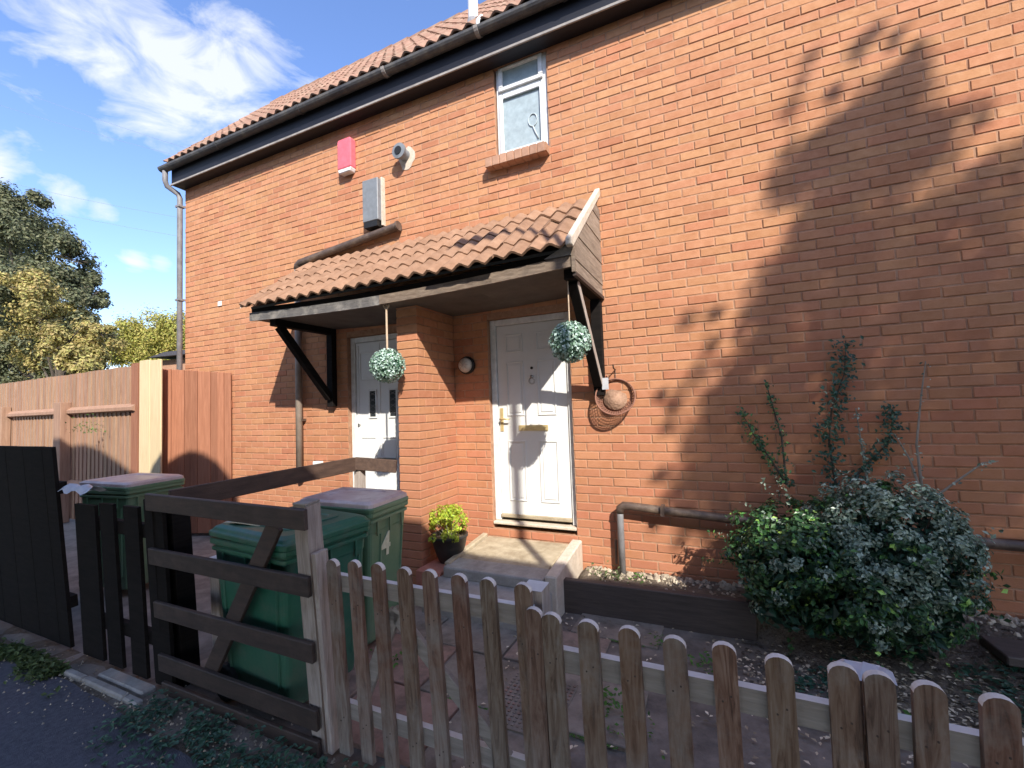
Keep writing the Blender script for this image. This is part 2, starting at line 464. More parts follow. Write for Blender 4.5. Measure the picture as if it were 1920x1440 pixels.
tag(sheet('ground', -300, 300, -300, 300, -.03, M_greenfield), kind='structure')
tag(sheet('yard', -2.95, 5.0, -2.52, 0.01, -.004, M_yard, 60, 24, lambda x, y: .006 * noise.noise(Vector((x * 2, y * 2, 0)))), kind='structure')
tag(sheet('neighbour_yard', -12.0, -2.95, -2.4, 0.01, -.006, M_nyard, 20, 8), kind='structure')


def edge_y(x):  # edge of the asphalt
    return -2.50 - .035 * noise.noise(Vector((x * 2.2, 3, 0))) - (.10 * max(0, min(1, (x + 3.0) / 1.2)))


b = MB()
xs = [-14 + i * .12 for i in range(160)]
b.add([(x, edge_y(x), .002) for x in xs] + [(x, -4.9, .002) for x in xs],
      [(i, len(xs) + i, len(xs) + i + 1, i + 1) for i in range(len(xs) - 1)][::1])
b.f = [tuple(reversed(f)) if False else f for f in b.f]
tag(b.build('path', M_asphalt), kind='structure')
tag(sheet('soil_strip', -14, 5, -2.66, -2.28, -.002, M_soil, 160, 4, lambda x, y: .012 * noise.noise(Vector((x * 6, y * 6, 0))) - .004), kind='structure')

kerb = tag(empty('kerb'), kind='structure')
x = -4.25
while x < -2.75:
    ln = min(.46, -2.72 - x)
    k = MB().box(0, ln - .008, -.022, .022, -.03, .022)
    k.build('kerb_stone', M_concgrey, kerb, bevel=.008, loc=(x, -2.44, R.uniform(-.004, .004)))
    x += ln
k = MB().box(0, .50, -.04, .04, -.03, .024).build('kerb_stone', M_concgrey, kerb, bevel=.01, loc=(-3.30, -2.36, 0))


def bed_h(x, y):
    e = max(0, min(1, (x - .42) / .5))            # beyond the sleeper the bed runs out in a slope
    yl = -.47 - .55 * e
    t = max(0, min(1, (y - yl) / (.02 + .75 * e)))
    t2 = max(0, min(1, (x + .86) / .02))
    return (.165 * t + .02 * noise.noise(Vector((x * 5, y * 5, 1))) + .012 * noise.noise(Vector((x * 17, y * 17, 1)))) * t2 * (1 if t > 0 else 0) - (.02 if t <= 0 else 0)


tag(sheet('garden_bed', -.86, 4.6, -1.25, 0.012, .0, M_soil, 150, 50, bed_h), kind='structure')
rub = MB()
for i in range(520):
    x = R.uniform(-.8, 2.2); y = -abs(R.gauss(0, .13)) - .02
    if y < -.46: continue
    s = R.uniform(.006, .024) * (1.3 if y > -.15 else .7)
    z = bed_h(x, y)
    Mx = Matrix.Translation((x, y, z + s * .3)) @ Matrix.Rotation(R.uniform(0, 6), 4, 'Z') @ Matrix.Rotation(R.uniform(-.4, .4), 4, 'X')
    vs = [Mx @ (Vector(v) * s * R.uniform(.75, 1.2)) for v in ((1, 0, -.4), (.3, .9, -.4), (-.8, .6, -.4), (-.9, -.5, -.4), (.2, -.9, -.4), (.5, .3, .5), (-.4, .4, .55), (-.1, -.5, .45))]
    rub.add(vs, [(0, 1, 5), (1, 2, 6, 5), (2, 3, 6), (3, 4, 7, 6), (4, 0, 5, 7), (5, 6, 7)])
M_rub = mat('pale_rubble', [(0.3, (.28, .23, .17)), (0.7, (.50, .43, .33))], scale=15, rough=.95, bump=.5, island=.3)
tag(rub.build('rubble', M_rub), kind='stuff')

stn = MB()
for i in range(700):
    x = R.uniform(-4.2, .2); y = -2.46 + R.gauss(0, .09)
    s_ = R.uniform(.003, .011)
    a = R.uniform(0, 6.28)
    ca, sa = math.cos(a) * s_, math.sin(a) * s_
    z = .004
    vs = [(x + ca, y + sa, z - .004), (x - sa, y + ca, z - .004), (x - ca * .8, y - sa * .8, z - .004), (x + sa, y - ca, z - .004), (x + ca * .3, y, z + s_ * .8)]
    stn.add(vs, [(0, 1, 4), (1, 2, 4), (2, 3, 4), (3, 0, 4)])
tag(stn.build('grit', M_rub), kind='stuff')

# paving slabs in the yard
pav = tag(empty('paving'), kind='structure')
sl_me = {}
for r_ in range(4):
    y0 = -2.22 + r_ * .46
    x = -2.85 + (.3 if r_ % 2 else 0)
    while x < -.45:
        if y0 < -.92 + 0 or x < -1.9 or x > -.9:
            wv = .60
            bm = MB().box(.006, wv - .006, .006, .452, -.03, .012)
            o = bm.build('paving_slab', M_slab, pav, bevel=.004, loc=(x, y0, R.uniform(-.003, .005)))
            o.rotation_euler = (R.uniform(-.006, .006), R.uniform(-.006, .006), R.uniform(-.012, .012))
        x += .606
# studded slab by the gate post
b = MB().box(0, .38, 0, .44, -.03, .022)
for i in range(13):
    for j in range(15):
        cx, cy = .018 + i * .0285, .02 + j * .0285
        b.box(cx, cx + .014, cy, cy + .014, .0225, .028)
o = b.build('studded_paving_slab', M_slab, pav, loc=(-.88, -1.86, 0))

# ------------------------------------------------------------------ house
house = tag(empty('brick_house', (-2, 0, 0)), 'orange brick terrace house with white doors and a tiled roof, ground to eaves', 'house')
hx = Vector((-2, 0, 0))


class HB(MB):   # world coordinates to house coordinates
    def build(s, name, m, parent=None, smooth=False, bevel=0, loc=None, seg=1):
        s.v = [(v[0] + 2, v[1], v[2]) for v in s.v] if parent is house and not loc else s.v
        return MB.build(s, name, m, parent, smooth, bevel, loc, seg)


X0, X1, ZT = -6.75, 5.0, 5.16
DR = (-1.745, -.905, .42, 2.46)
DL = (-3.595, -2.765, .42, 2.46)
WN = (-1.582, -1.022, 4.03, 4.985)
OPEN = [DR, DL, WN]
mor = HB()
xs = sorted({X0, X1} | {v for o in OPEN for v in o[:2]})
for a, c in zip(xs, xs[1:]):
    zs = [0]
    for o in OPEN:
        if o[0] <= a + 1e-6 and o[1] >= c - 1e-6: zs += [o[2], o[3]]
    zs = sorted(zs) + [ZT]
    for i in range(0, len(zs) - 1, 2):
        mor.box(a, c, .0048, .24, zs[i] - (.3 if i == 0 else 0), zs[i + 1])
mor.box(X0, X0 + .24, .24, 3.2, -.3, ZT)
mor.box(X0 + .24, X1, 3.0, 3.2, -.3, ZT)
mor.box(X1 - .24, X1, .24, 3.0, -.3, ZT)
wall = mor.build('wall', M_mortar, house)


def brick_geo(mb, x0, x1, z0, z1, yj=0.0, axis='y', at=0.0, sgn=1):
    c = .0035
    pts = []
    for (dy, i) in ((.03, 0), (c, 0), (0, c)):
        pts += [(x0 + i, dy, z0 + i), (x1 - i, dy, z0 + i), (x1 - i, dy, z1 - i), (x0 + i, dy, z1 - i)]
    vs = []
    for (x, y, z) in pts:
        if axis == 'y': vs.append((x, at + y + yj, z))
        else: vs.append((at + sgn * (y + yj), x, z))
    fs = [(8, 9, 10, 11)] + [(4 + i, 4 + (i + 1) % 4, 8 + (i + 1) % 4, 8 + i) for i in range(4)] + [(i, (i + 1) % 4, 4 + (i + 1) % 4, 4 + i) for i in range(4)]
    if axis == 'x' : fs = [f[::-1] for f in fs] if sgn > 0 else fs
    mb.add(vs, fs)


def depth_px(x, z):
    d = Vector((x, 0, z)) - CAM
    dz = d.dot(F)
    if dz < .1: return None
    u = 960 + 831 * d.dot(RT) / dz; v = 720 - 831 * d.dot(UP) / dz
    return dz, u, v


full, cut = [], []
k = 0
z = .05
while z < ZT - .02:
    off = 0 if (round((4.55 - z) / .075) % 2 == 0) else .1125
    n0 = int((X0 - off) / .225) - 2
    z1 = min(z + .065, ZT)
    for n in range(n0, 30):
        a = off + n * .225 + .005; c = a + .215
        a0, c0 = a, c
        a = max(a, X0); c = min(c, X1)
        if c - a < .02: continue
        segs = [(a, c)]
        for o in OPEN:
            if z1 > o[2] + .002 and z < o[3] - .002:
                ns = []
                for s, e in segs:
                    if o[1] <= s or o[0] >= e: ns.append((s, e)); continue
                    if s < o[0]: ns.append((s, o[0]))
                    if e > o[1]: ns.append((o[1], e))
                segs = ns
        for s, e in segs:
            if e - s < .015: continue
            if s == a0 and e == c0 and z1 - z > .06: full.append((s, z))
            else: cut.append((s, e, z, z1))
    z += .075
rank = []
for i, (x, z) in enumerate(full):
    q = depth_px(x + .1, z + .03)
    if q is None: continue
    d, u, v = q
    hidden = (1390 < u < 1850 and 900 < v) or v > 1075
    if 0 < u < 1925 and 0 < v < 1440 and not hidden: rank.append((d, i))
rank.sort()
single = {i for d, i in rank[:300]}
bm0 = MB(); brick_geo(bm0, -.1075, .1075, 0, .065)
brick_me = bm0.mesh('brick', M_brick)
rest = HB()
for i, (x, z) in enumerate(full):
    yj = R.uniform(-.0025, .0025); dx = R.uniform(-.002, .002); dz = R.uniform(-.0015, .0015)
    if i in single:
        inst('brick', brick_me, house, (x + .1075 + dx + 2, yj, z + dz), (R.uniform(-.012, .012), R.uniform(-.006, .006), R.uniform(-.008, .008)))
    else:
        brick_geo(rest, x + dx, x + .215 + dx, z + dz, z + .065 + dz, yj)
for s, e, z, z1 in cut:
    brick_geo(rest, s + R.uniform(0, .002), e - R.uniform(0, .002), z, z1, R.uniform(-.0025, .0025))
o = rest.build('brickwork', M_brick, house)
tag(o, kind='stuff')

# eaves
HB().box(X0 - .02, X1, -.15, .0, 4.985, 5.0).build('soffit', M_fascia, house)
HB().box(X0 - .05, X1, -.158, -.142, 5.003, 5.24).build('fascia', M_fascia, house, bevel=.002)
HB().box(X0 - .05, X1, -.175, -.1585, 4.978, 5.006).build('soffit_trim', M_edge, house, bevel=.003)
HB().box(X0 - .045, X0 - .002, -.15, 1.0, 4.99, 5.2).build('bargeboard', M_fascia, house)
# gutter: half round trough swept along X
g = HB()
prof = []
for t in range(9):
    a = math.pi + math.pi * t / 8
    prof.append((.062 * math.cos(a), .058 * math.sin(a)))
prof += [(x * .92, z * .92 + .001) for x, z in prof[::-1]]
g.prism([(-.225 + p[0], 5.235 + p[1]) for p in prof], X0 - .16, X1, 'x')
gut = g.build('gutter', M_gutter, house, smooth=False)
for gx in (-5.6, -4.05, -2.75, -1.62, -.75, .6, 2.1):
    c = HB()
    c.prism([(-.225 + p[0] * 1.12, 5.235 + p[1] * 1.14) for p in prof[:9]] + [(-.15, 5.25)], gx - .02, gx + .02, 'x')
    c.v = [(v[0] + 2, v[1], v[2]) for v in c.v]
    c.build('gutter_bracket', M_edge if gx in (-2.75, -1.62) else M_gutter, gut)
HB().tube([(-6.83, -.225, 5.18), (-6.83, -.225, 5.04), (-6.83, -.20, 4.97), (-6.80, -.07, 4.90), (-6.79, -.05, 4.84), (-6.79, -.05, .1)], .036, 12).build('downpipe', M_greypipe, house, smooth=True)
for z in (4.7, 3.3, 1.9):
    HB().box(-6.84, -6.74, -.09, .0, z, z + .03).build('pipe_clip', M_greypipe, house)

# main roof
pitch = math.atan2(7.28 - 5.33, 1.5 + .22)
roof = HB()
roof.prism([(-.20, 5.26), (1.5, 7.19), (3.4, 5.26)], X0 - .04, X1, 'x')
roof = roof.build('roof', M_rooftile, house)


def tile_mesh(name, m, wd=.30, ln=.36, amp=.023, thick=.018, seg=12):
    b = MB()
    vs, fs = [], []
    for j, y in enumerate((0, ln)):
        for i in range(seg + 1):
            x = wd * i / seg
            s = math.cos(4 * math.pi * i / seg)
            h = amp * (abs((s + 1) / 2) ** .8) * 1.6
            vs.append((x, y, h))
        for i in range(seg + 1):
            x = wd * i / seg
            s = math.cos(4 * math.pi * i / seg)
            h = amp * (abs((s + 1) / 2) ** .8) * 1.6
            vs.append((x, y, h - thick))
    n = seg + 1
    for i in range(seg):
        fs.append((i, i + 1, 2 * n + i + 1, 2 * n + i))
        fs.append((i + 1, i, n + i, n + i + 1))
        fs.append((n + i + 1, n + i, 3 * n + i, 3 * n + i + 1))
    fs.append((0, 2 * n, 3 * n, n)); fs.append((n - 1, 2 * n - 1, 4 * n - 1, 3 * n - 1))
    b.add(vs, fs)
    return b.mesh(name, m)


t_me = tile_mesh('tile', M_rooftile)
nrow = 9
cnt = 0
tiles = []
dirv = Vector((0, math.cos(pitch), math.sin(pitch)))
for r_ in range(nrow):
    for c_ in range(27):
        x = X0 - .07 + c_ * .30
        if x > 1.0: break
        p0 = Vector((x, -.235, 5.285)) + dirv * (r_ * .285)
        if (p0 + dirv * .3).y > 1.56: continue
        tiles.append(p0)
        inst('tile', t_me, roof, (p0.x + 2 - 0, p0.y, p0.z + .012), (pitch + R.uniform(-.012, .012) - .03, R.uniform(-.006, .006), R.uniform(-.008, .008)))
b = MB()
for i in range(26):
    x = X0 - .07 + i * .31
    b.tube([(x + 2, 1.52, 7.24), (x + 2.30, 1.52, 7.25)], [.075, .082], 10)
tag(b.build('ridge_tiles', M_rooftile, roof, smooth=False))
vp = HB()
vp.tube([(-1.80, .02, 5.45), (-1.80, .02, 5.90)], .052, 14)
vp.tube([(-1.80, .02, 5.90), (-1.80, .02, 5.925)], [.05, .03], 14)
vpo = vp.build('vent_pipe', M_pvc, house, smooth=False)
HB().tube([(-1.80, .02, 5.38), (-1.80, .02, 5.60)], [.10, .062], 14).build('lead_slate', M_greypipe, house)
HB().tube([(-1.62, -.24, 5.20), (-1.60, -.26, 5.30), (-1.58, -.22, 5.36)], .02, 8).build('gutter_hook', M_pvc, house)


# doors
def door(x0, x1, right):
    d = HB()
    y0 = .052
    fw = .062
    d.box(x0, x0 + fw, y0, y0 + .07, .49, 2.455)
    d.box(x1 - fw + .008, x1, y0, y0 + .07, .49, 2.455)
    d.box(x0 + fw, x1 - fw + .008, y0, y0 + .07, 2.395, 2.455)
    d.v = [(v[0] + 2, v[1], v[2]) for v in d.v]
    root = empty('front_door', (0, 0, 0), house)
    fr = MB.build(d, 'door_frame', M_pvc, root, bevel=.006)
    l0, l1 = x0 + fw + .004, x1 - fw + .004
    s = MB().box(l0 + 2, l1 + 2, y0 + .018, y0 + .06, .515, 2.39).build('door_leaf', M_door, root, bevel=.004)
    yl = y0 + .018

    def panel(a, c, za, zb):
        p = MB()
        t = .014
        for (p0, p1, q0, q1) in ((a, c, za, za + t), (a, c, zb - t, zb), (a, a + t, za + t, zb - t), (c - t, c, za + t, zb - t)):
            p.box(p0 + 2, p1 + 2, yl - .0085, yl - .0005, q0, q1)
        p.build('panel_moulding', M_door, root, bevel=.0038, seg=2)
        MB().box(a + .032 + 2, c - .032 + 2, yl - .0065, yl - .0005, za + .032, zb - .032).build('door_panel', M_door, root, bevel=.005, seg=2)
    if right:
        for a in (l0 + .095, l0 + .095 + .325):
            c = a + .185
            panel(a, c, 2.12, 2.30); panel(a, c, 1.50, 2.03); panel(a, c, .68, 1.26)
        h = MB()
        h.box(.335, .372, yl - .008, yl - .0005, 1.35, 1.58)
        hp = h.build('handle_plate', M_brass, root, bevel=.003)
        MB().tube([(.353, yl - .008, 1.47), (.353, yl - .045, 1.47)], .009, 10).tube([(.353, yl - .045, 1.47), (.40, yl - .05, 1.472), (.455, yl - .045, 1.468)], [.009, .009, .007], 10).build('handle_lever', M_brass, root, smooth=True)
        MB().box(.535, .835, yl - .012, yl - .0005, 1.355, 1.408).box(.56, .81, yl - .016, yl - .0125, 1.37, 1.393).build('letter_plate', M_brass, root, bevel=.003)
        MB().tube([(.69, yl - .001, 1.955), (.69, yl - .012, 1.955)], .013, 12).build('spyhole', M_black, root)
        pts = [(.69 + .028 * math.sin(a), yl - .012 - .01 * (1 - math.cos(a)) / 2, 1.86 - .028 * math.cos(a) - .03) for a in [i * math.pi / 8 for i in range(17)]]
        MB().tube(pts, .006, 8).tube([(.69, yl, 1.87), (.69, yl - .02, 1.87)], .016, 10).build('knocker', M_chrome, root, smooth=True)
    else:
        for gx in (-3.325, -3.035):
            MB().box(gx + 2, gx + 2.085, yl - .004, yl - .0005, 1.53, 1.82).build('door_glass', M_darkglass, root)
            f = MB()
            for (a, c, za, zb) in ((gx - .018, gx - .0005, 1.51, 1.84), (gx + .0855, gx + .103, 1.51, 1.84), (gx, gx + .085, 1.51, 1.528), (gx, gx + .085, 1.822, 1.84)):
                f.box(a + 2, c + 2, yl - .012, yl - .0005, za, zb)
            f.build('glass_beading', M_door, root, bevel=.003)
            lead = MB()
            for q in range(4):
                lead.tube([(gx + 2.005, yl - .006, 1.56 + q * .07), (gx + 2.08, yl - .006, 1.60 + q * .07)], .0025, 4)
                lead.tube([(gx + 2.08, yl - .006, 1.56 + q * .07), (gx + 2.005, yl - .006, 1.60 + q * .07)], .0025, 4)
            lead.build('leading', M_greypipe, root)
        for a in (l0 + .06, l0 + .06 + .31):
            panel(a, a + .23, .66, 1.30)
            panel(a, a + .23, 1.95, 2.28)
        for a in (l0 + .03, l0 + .345, l1 - .05):
            MB().box(a + 2, a + 2.012, yl - .007, yl - .0005, .56, 2.36).build('vertical_bead', M_door, root)
        MB().tube([(-1.485, yl, 1.44), (-1.485, yl - .02, 1.44)], .016, 10).build('door_knob', M_chrome, root, smooth=False)
        MB().box(-1.22, -.96, yl - .02, yl - .0005, 1.02, 1.07).build('letter_plate', M_chrome, root, bevel=.003)
    MB().box(l0 + 2, l1 + 2, yl - .03, yl - .0005, .52, .555).build('weather_bar', M_concrete if right else M_pvc, root, bevel=.006)
    MB().box(x0 + 2 + .004, x1 + 2 - .004, -.008, .10, .462, .490).build('threshold', M_cream, root, bevel=.006)
    MB().box(x0 + 2 + .005, x1 + 2 - .005, .10, .13, .42, 2.46).build('door_backing', M_black, root)
    return root


door(DR[0], DR[1], True)
door(DL[0], DL[1], False)['label'] = 'blue-white panelled door with two narrow leaded panes'

# window
win = empty('window', (2, 0, 0), house)
x0, x1, z0, z1 = WN
f = MB()
yw = .03
f.box(x0 + .012, x0 + .075, yw, yw + .06, z0 + .01, z1)
f.box(x1 - .075, x1 - .006, yw, yw + .06, z0 + .01, z1)
f.box(x0 + .075, x1 - .075, yw, yw + .06, z0 + .01, z0 + .075)
f.box(x0 + .075, x1 - .075, yw, yw + .06, z1 - .03, z1)
f.box(x0 + .075, x1 - .075, yw + .002, yw + .06, 4.70, 4.745)
f.build('window_frame', M_pvc, win, bevel=.006)
f = MB()
f.box(x0 + .045, x1 - .045, yw - .022, yw - .001, 4.735, 4.775)
f.box(x0 + .045, x0 + .09, yw - .022, yw - .001, 4.775, z1 - .01)
f.box(x1 - .09, x1 - .045, yw - .022, yw - .001, 4.775, z1 - .01)
f.box(x0 + .09, x1 - .09, yw - .022, yw - .001, z1 - .03, z1 - .01)
f.build('fanlight_sash', M_pvc, win, bevel=.004)
f = MB()
f.box(x0 + .045, x0 + .085, yw - .015, yw - .001, z0 + .045, 4.695)
f.box(x1 - .085, x1 - .045, yw - .015, yw - .001, z0 + .045, 4.695)
f.box(x0 + .085, x1 - .085, yw - .015, yw - .001, z0 + .045, z0 + .09)
f.box(x0 + .085, x1 - .085, yw - .015, yw - .001, 4.655, 4.695)
f.build('casement_sash', M_pvc, win, bevel=.004)
MB().box(x0 + .07, x1 - .07, yw + .012, yw + .02, z0 + .07, 4.70).build('lower_pane', M_glass, win)
MB().box(x0 + .07, x1 - .07, yw + .012, yw + .02, 4.745, z1 - .03).build('fanlight_pane', M_glass, win)
orn = MB()
c0 = Vector((x1 - .17, yw + .006, 4.36))
orn.tube([c0 + Vector((.045 * math.cos(a), 0, .062 * math.sin(a))) for a in [-math.pi / 2 + i * 2 * math.pi / 20 for i in range(21)]], 0.0045, 6)
orn.tube([c0 + Vector((0, 0, -.06)), c0 + Vector((.02, 0, -.12)), c0 + Vector((.055, 0, -.20))], .007, 6)
orn.build('pane_ornament', flat('pale_ribbon', (.50, .57, .59), .6), win, smooth=True)
MB().box(x0 + .01, x1, .09, .12, z0, z1).build('window_backing', M_black, win)
sill = MB().box(x0 - .075, x1 + .002, -.095, .03, z0 - .085, z0 - .004).build('window_sill', M_mortar, win)
for i in range(8):
    a = x0 - .078 + i * .0785
    MB().box(a + .005, a + .0735, -.102, .032, z0 - .09, z0 + .002).build('brick', M_brick_dk, sill, bevel=.003)

# ------------------------------------------------------------------ brick pier between the doors
pier = tag(empty('brick_pier', (-2.24, -.3, 0)), 'narrow brick pier standing between the two white doors under the canopy', 'pier')
px0, px1, py0 = -2.365, -2.135, -.62
o = MB().box(px0 + .0065 + 2.24, px1 - .0065 + 2.24, py0 + .0065 + .3, .0 + .3 - .001, -.1, 2.60).build('mortar_core', M_mortar, pier)
z = .05
row = 0
while z < 2.6:
    zt = min(z + .065, 2.60)
    segs = [(py0, py0 + .215), (py0 + .225, py0 + .44), (py0 + .45, -.002)] if row % 2 == 0 else [(py0, py0 + .1025), (py0 + .1125, py0 + .3275), (py0 + .3375, -.002)]
    for i, (a, c) in enumerate(segs):
        bb = MB()
        if i == 0:
            bb.box(px0 + 2.24 + R.uniform(0, .002), px1 + 2.24 - R.uniform(0, .002), a + .3, c + .3, z, zt)
        else:
            j = R.uniform(0, .002)
            bb.box(px0 + j + 2.24, px1 - j + 2.24, a + .3, c + .3, z, zt)
        bb.build('brick', M_brick, pier, bevel=.003)
    z += .075
    row += 1

# ------------------------------------------------------------------ porch canopy
can = tag(empty('porch_canopy', (-2.3, 0, 2.5)), 'lean-to porch canopy of brown roof tiles over both front doors', 'canopy')
cx = Vector((2.3, 0, -2.5))


def CB(mb, name, m, **k):
    mb.v = [(v[0] + 2.3, v[1], v[2] - 2.5) for v in mb.v]
    return mb.build(name, m, can, **k)


CL, CR = -4.07, -.575
cp = math.atan2(3.43 - 2.72, .90)
cd = Vector((0, math.cos(cp), math.sin(cp)))
b = MB().prism([(-.86, 2.71), (-.003, 3.37), (-.003, 3.34), (-.85, 2.69)], CL + .02, CR - .02, 'x')
CB(b, 'underlay', M_black)
c_me = tile_mesh('tile', M_can_tile, wd=.30, ln=.34)
ntile = 12
wtile = (CR - CL + .02) / ntile
for r_ in range(4):
    for c_ in range(ntile):
        p0 = Vector((CL - .03 + c_ * wtile, -.935, 2.70)) + cd * (r_ * .285)
        rot = [cp - .045 + R.uniform(-.012, .012), R.uniform(-.01, .01), R.uniform(-.012, .012)]
        sag = -.035 * math.sin(math.pi * (c_ + .5) / ntile) * (1 - r_ / 5)
        p0.z += .012 + sag * .6
        sc = (wtile / .3, 1 if r_ < 3 else .82, 1)
        if r_ == 0 and c_ in (8, 9): p0 -= cd * .03
        if r_ == 2 and c_ in (9, 10, 11): p0 += cd * (.05 if c_ != 10 else .02); rot[2] += R.uniform(-.03, .05)
        if r_ == 1 and c_ in (9, 10): p0 -= cd * .035; rot[2] -= .05; rot[0] += .03
        if r_ == 1 and c_ == 11: p0 -= cd * .02; rot[2] += .03
        o = inst('tile', c_me, can, p0 + cx, rot, sc)
b = MB()
b.prism([(-.955, 2.70), (-.955, 2.755), (-.006, 3.515), (-.006, 3.44), (-.92, 2.69)], CR - .035, CR + .012, 'x')
CB(b, 'mortar_verge', M_cream, bevel=.006)
b = MB().prism([(-.93, 2.695), (-.93, 2.735), (-.006, 3.47), (-.006, 3.43)], CL - .045, CL - .03, 'x')
CB(b, 'mortar_verge', M_cream)


def sag(x): return -.05 * math.sin(math.pi * max(0, min(1, (x - CL) / (CR - CL))))


def board(xa, xb, y0, y1, za, zb, n=8, dz=0):
    b = MB()
    for i in range(n):
        a = xa + (xb - xa) * i / n; c = xa + (xb - xa) * (i + 1) / n
        vs = [(a, y0, za + sag(a)), (c, y0, za + sag(c)), (c, y1, za + sag(c)), (a, y1, za + sag(a)), (a, y0, zb + sag(a)), (c, y0, zb + sag(c)), (c, y1, zb + sag(c)), (a, y1, zb + sag(a))]
        f = [(0, 3, 2, 1), (4, 5, 6, 7), (0, 1, 5, 4), (3, 7, 6, 2)]
        if i == 0: f.append((0, 4, 7, 3))
        if i == n - 1: f.append((1, 2, 6, 5))
        b.add(vs, f)
    return b


M_fgrey = mat('flaking_grey_paint', [(0.3, (.08, .075, .073)), (0.7, (.17, .16, .155))], scale=10, stretch=(1, 6, 6), rough=.7, bump=.4, dirt=(.38, .35, .31), dirt_scale=9, dirt_amt=.6)
M_fbare = mat('bare_weathered_board', [(0.3, (.13, .09, .065)), (0.7, (.31, .24, .18))], scale=7, stretch=(1, 8, 8), rough=.85, bump=.5, dirt=(.10, .08, .065), dirt_scale=8, dirt_amt=.5)
CB(board(CL, -2.35, -.86, -.84, 2.57, 2.655), 'fascia_board', M_fgrey)
CB(board(-2.348, CR - .001, -.862, -.842, 2.575, 2.655), 'fascia_board', M_fbare)
CB(board(CL, CR - .02, -.835, -.81, 2.62, 2.71), 'inner_fascia', M_blackwood)
b = MB().prism([(-.80, 2.655), (-.59, 2.655), (-.59, 2.735), (-.66, 2.72)], -.872, -.845, 'y')
CB(b, 'fascia_packer', M_edge)
M_soffit = mat('stained_plywood', [(0.3, (.075, .06, .05)), (0.7, (.14, .12, .10))], scale=3, rough=.85, bump=.1)
CB(board(CL + .02, CR - .02, -.84, -.004, 2.585, 2.60), 'soffit_board', M_soffit)
# boarded cheek on the right end
M_cheek = mat('weathered_cheek_board', [(0.3, (.17, .125, .09)), (0.7, (.36, .285, .22))], scale=5, stretch=(8, 1, 8), rough=.85, bump=.5, island=.15)
zc = 2.535
i = 0
while zc < 3.3:
    zn = min(zc + .098, 3.40)
    def ylim(z): return max(-.855, -.90 + (z - 2.74) / math.tan(cp) + .02) if z > 2.70 else -.855
    y0a, y0b = ylim(zc), ylim(zn)
    if min(y0a, y0b) > -.03: break
    CB(MB().prism([(y0a, zc), (-.004, zc), (-.004, zn - .006), (min(y0b, -.01), zn - .006)], CR - .02, CR - .004 + (i % 2) * .004, 'x'), 'plank', M_cheek)
    zc += .098
    i += 1
CB(MB().box(CR - .018, CR + .008, -.86, -.004, 2.505, 2.533), 'cheek_trim', M_stainwood)
CB(MB().box(CR - .02, CR + .004, -.875, -.857, 2.53, 2.73), 'corner_strip', M_fbare)
for (bx, nm) in ((-.635, 'r'), (-3.80, 'l')):
    wl = .045
    zb = 1.66
    CB(MB().box(bx - wl, bx + wl, -.075, -.002, zb, 2.50), 'bracket_post', M_blackwood, bevel=.004)
    CB(MB().box(bx - wl, bx + wl, -.80, -.002, 2.502, 2.578 + (0 if nm == 'l' else 0)), 'bracket_arm', M_blackwood, bevel=.004)
    a = Vector((bx, -.72, 2.50)); c = Vector((bx, -.078, zb + .10))
    dv = (c - a).normalized(); up = Vector((0, dv.z, -dv.y))
    b = MB()
    vs = []
    for p in (a, c):
        for sx in (-1, 1):
            for su in (-1, 1):
                vs.append(p + Vector((sx * .036, 0, 0)) + up * su * .038)
    b.add(vs, [(0, 1, 3, 2), (4, 6, 7, 5), (0, 4, 5, 1), (2, 3, 7, 6), (0, 2, 6, 4), (1, 5, 7, 3)])
    CB(b, 'bracket_brace', M_blackwood, bevel=.003)
    if nm == 'r':
        CB(MB().add([v + Vector((.0365 if k_ > 1 else .0365, 0, 0)) for k_, v in enumerate([a + up * .03, a - up * .03, c - up * .03, c + up * .03])] +
                    [v + Vector((.0395, 0, 0)) for v in [a + up * .03, a - up * .03, c - up * .03, c + up * .03]],
                    [(0, 1, 2, 3), (7, 6, 5, 4), (0, 4, 5, 1), (1, 5, 6, 2), (2, 6, 7, 3), (3, 7, 4, 0)]), 'brace_lit_edge', M_greywood)  # pale strip painting the lit edge of the dark brace
CB(MB().box(-.676, -.594, -.012, -.002, 1.62, 1.655), 'bracket_foot', M_cream)

# ------------------------------------------------------------------ fittings on the wall
al = tag(empty('alarm_box', (-3.51, 0, 4.4)), 'faded red burglar alarm box with white base, high on the brick wall', 'alarm box')
MB().prism([(-.105, .03), (.105, .03), (.105, .36), (.09, .385), (-.09, .385), (-.105, .36)], -.085, -.001).build('cover', M_red, al, bevel=.012, seg=2)
MB().prism([(-.105, .028), (.105, .028), (.085, -.02), (-.085, -.02)], -.085, -.001).build('strobe_base', M_pvc, al, bevel=.008)

fl = tag(empty('flue_terminal', (-2.69, 0, 4.39)), 'round grey flue terminal in a patch of pale plaster on the wall', 'flue')
ps = MB()
prf = [(.11 + .03 * noise.noise(Vector((math.cos(a), math.sin(a), 3)) * 2), a) for a in [i * math.pi / 9 for i in range(18)]]
ps.prism([(r * math.cos(a) + .02, r * math.sin(a) * 1.15 - .03) for r, a in prf], -.006, -.0045 + .004)
ps.build('plaster_patch', M_cream, fl)
Mx = Matrix.Rotation(math.pi / 2, 4, 'X')
MB().lathe([(.062, 0.0), (.062, .10), (.085, .10), (.085, .125), (.05, .13)], Mx, 20).build('flue_pipe', M_duct, fl)
MB().lathe([(.045, .1305), (.045, .137), (.01, .138)], Mx, 12).build('flue_core', M_black, fl)

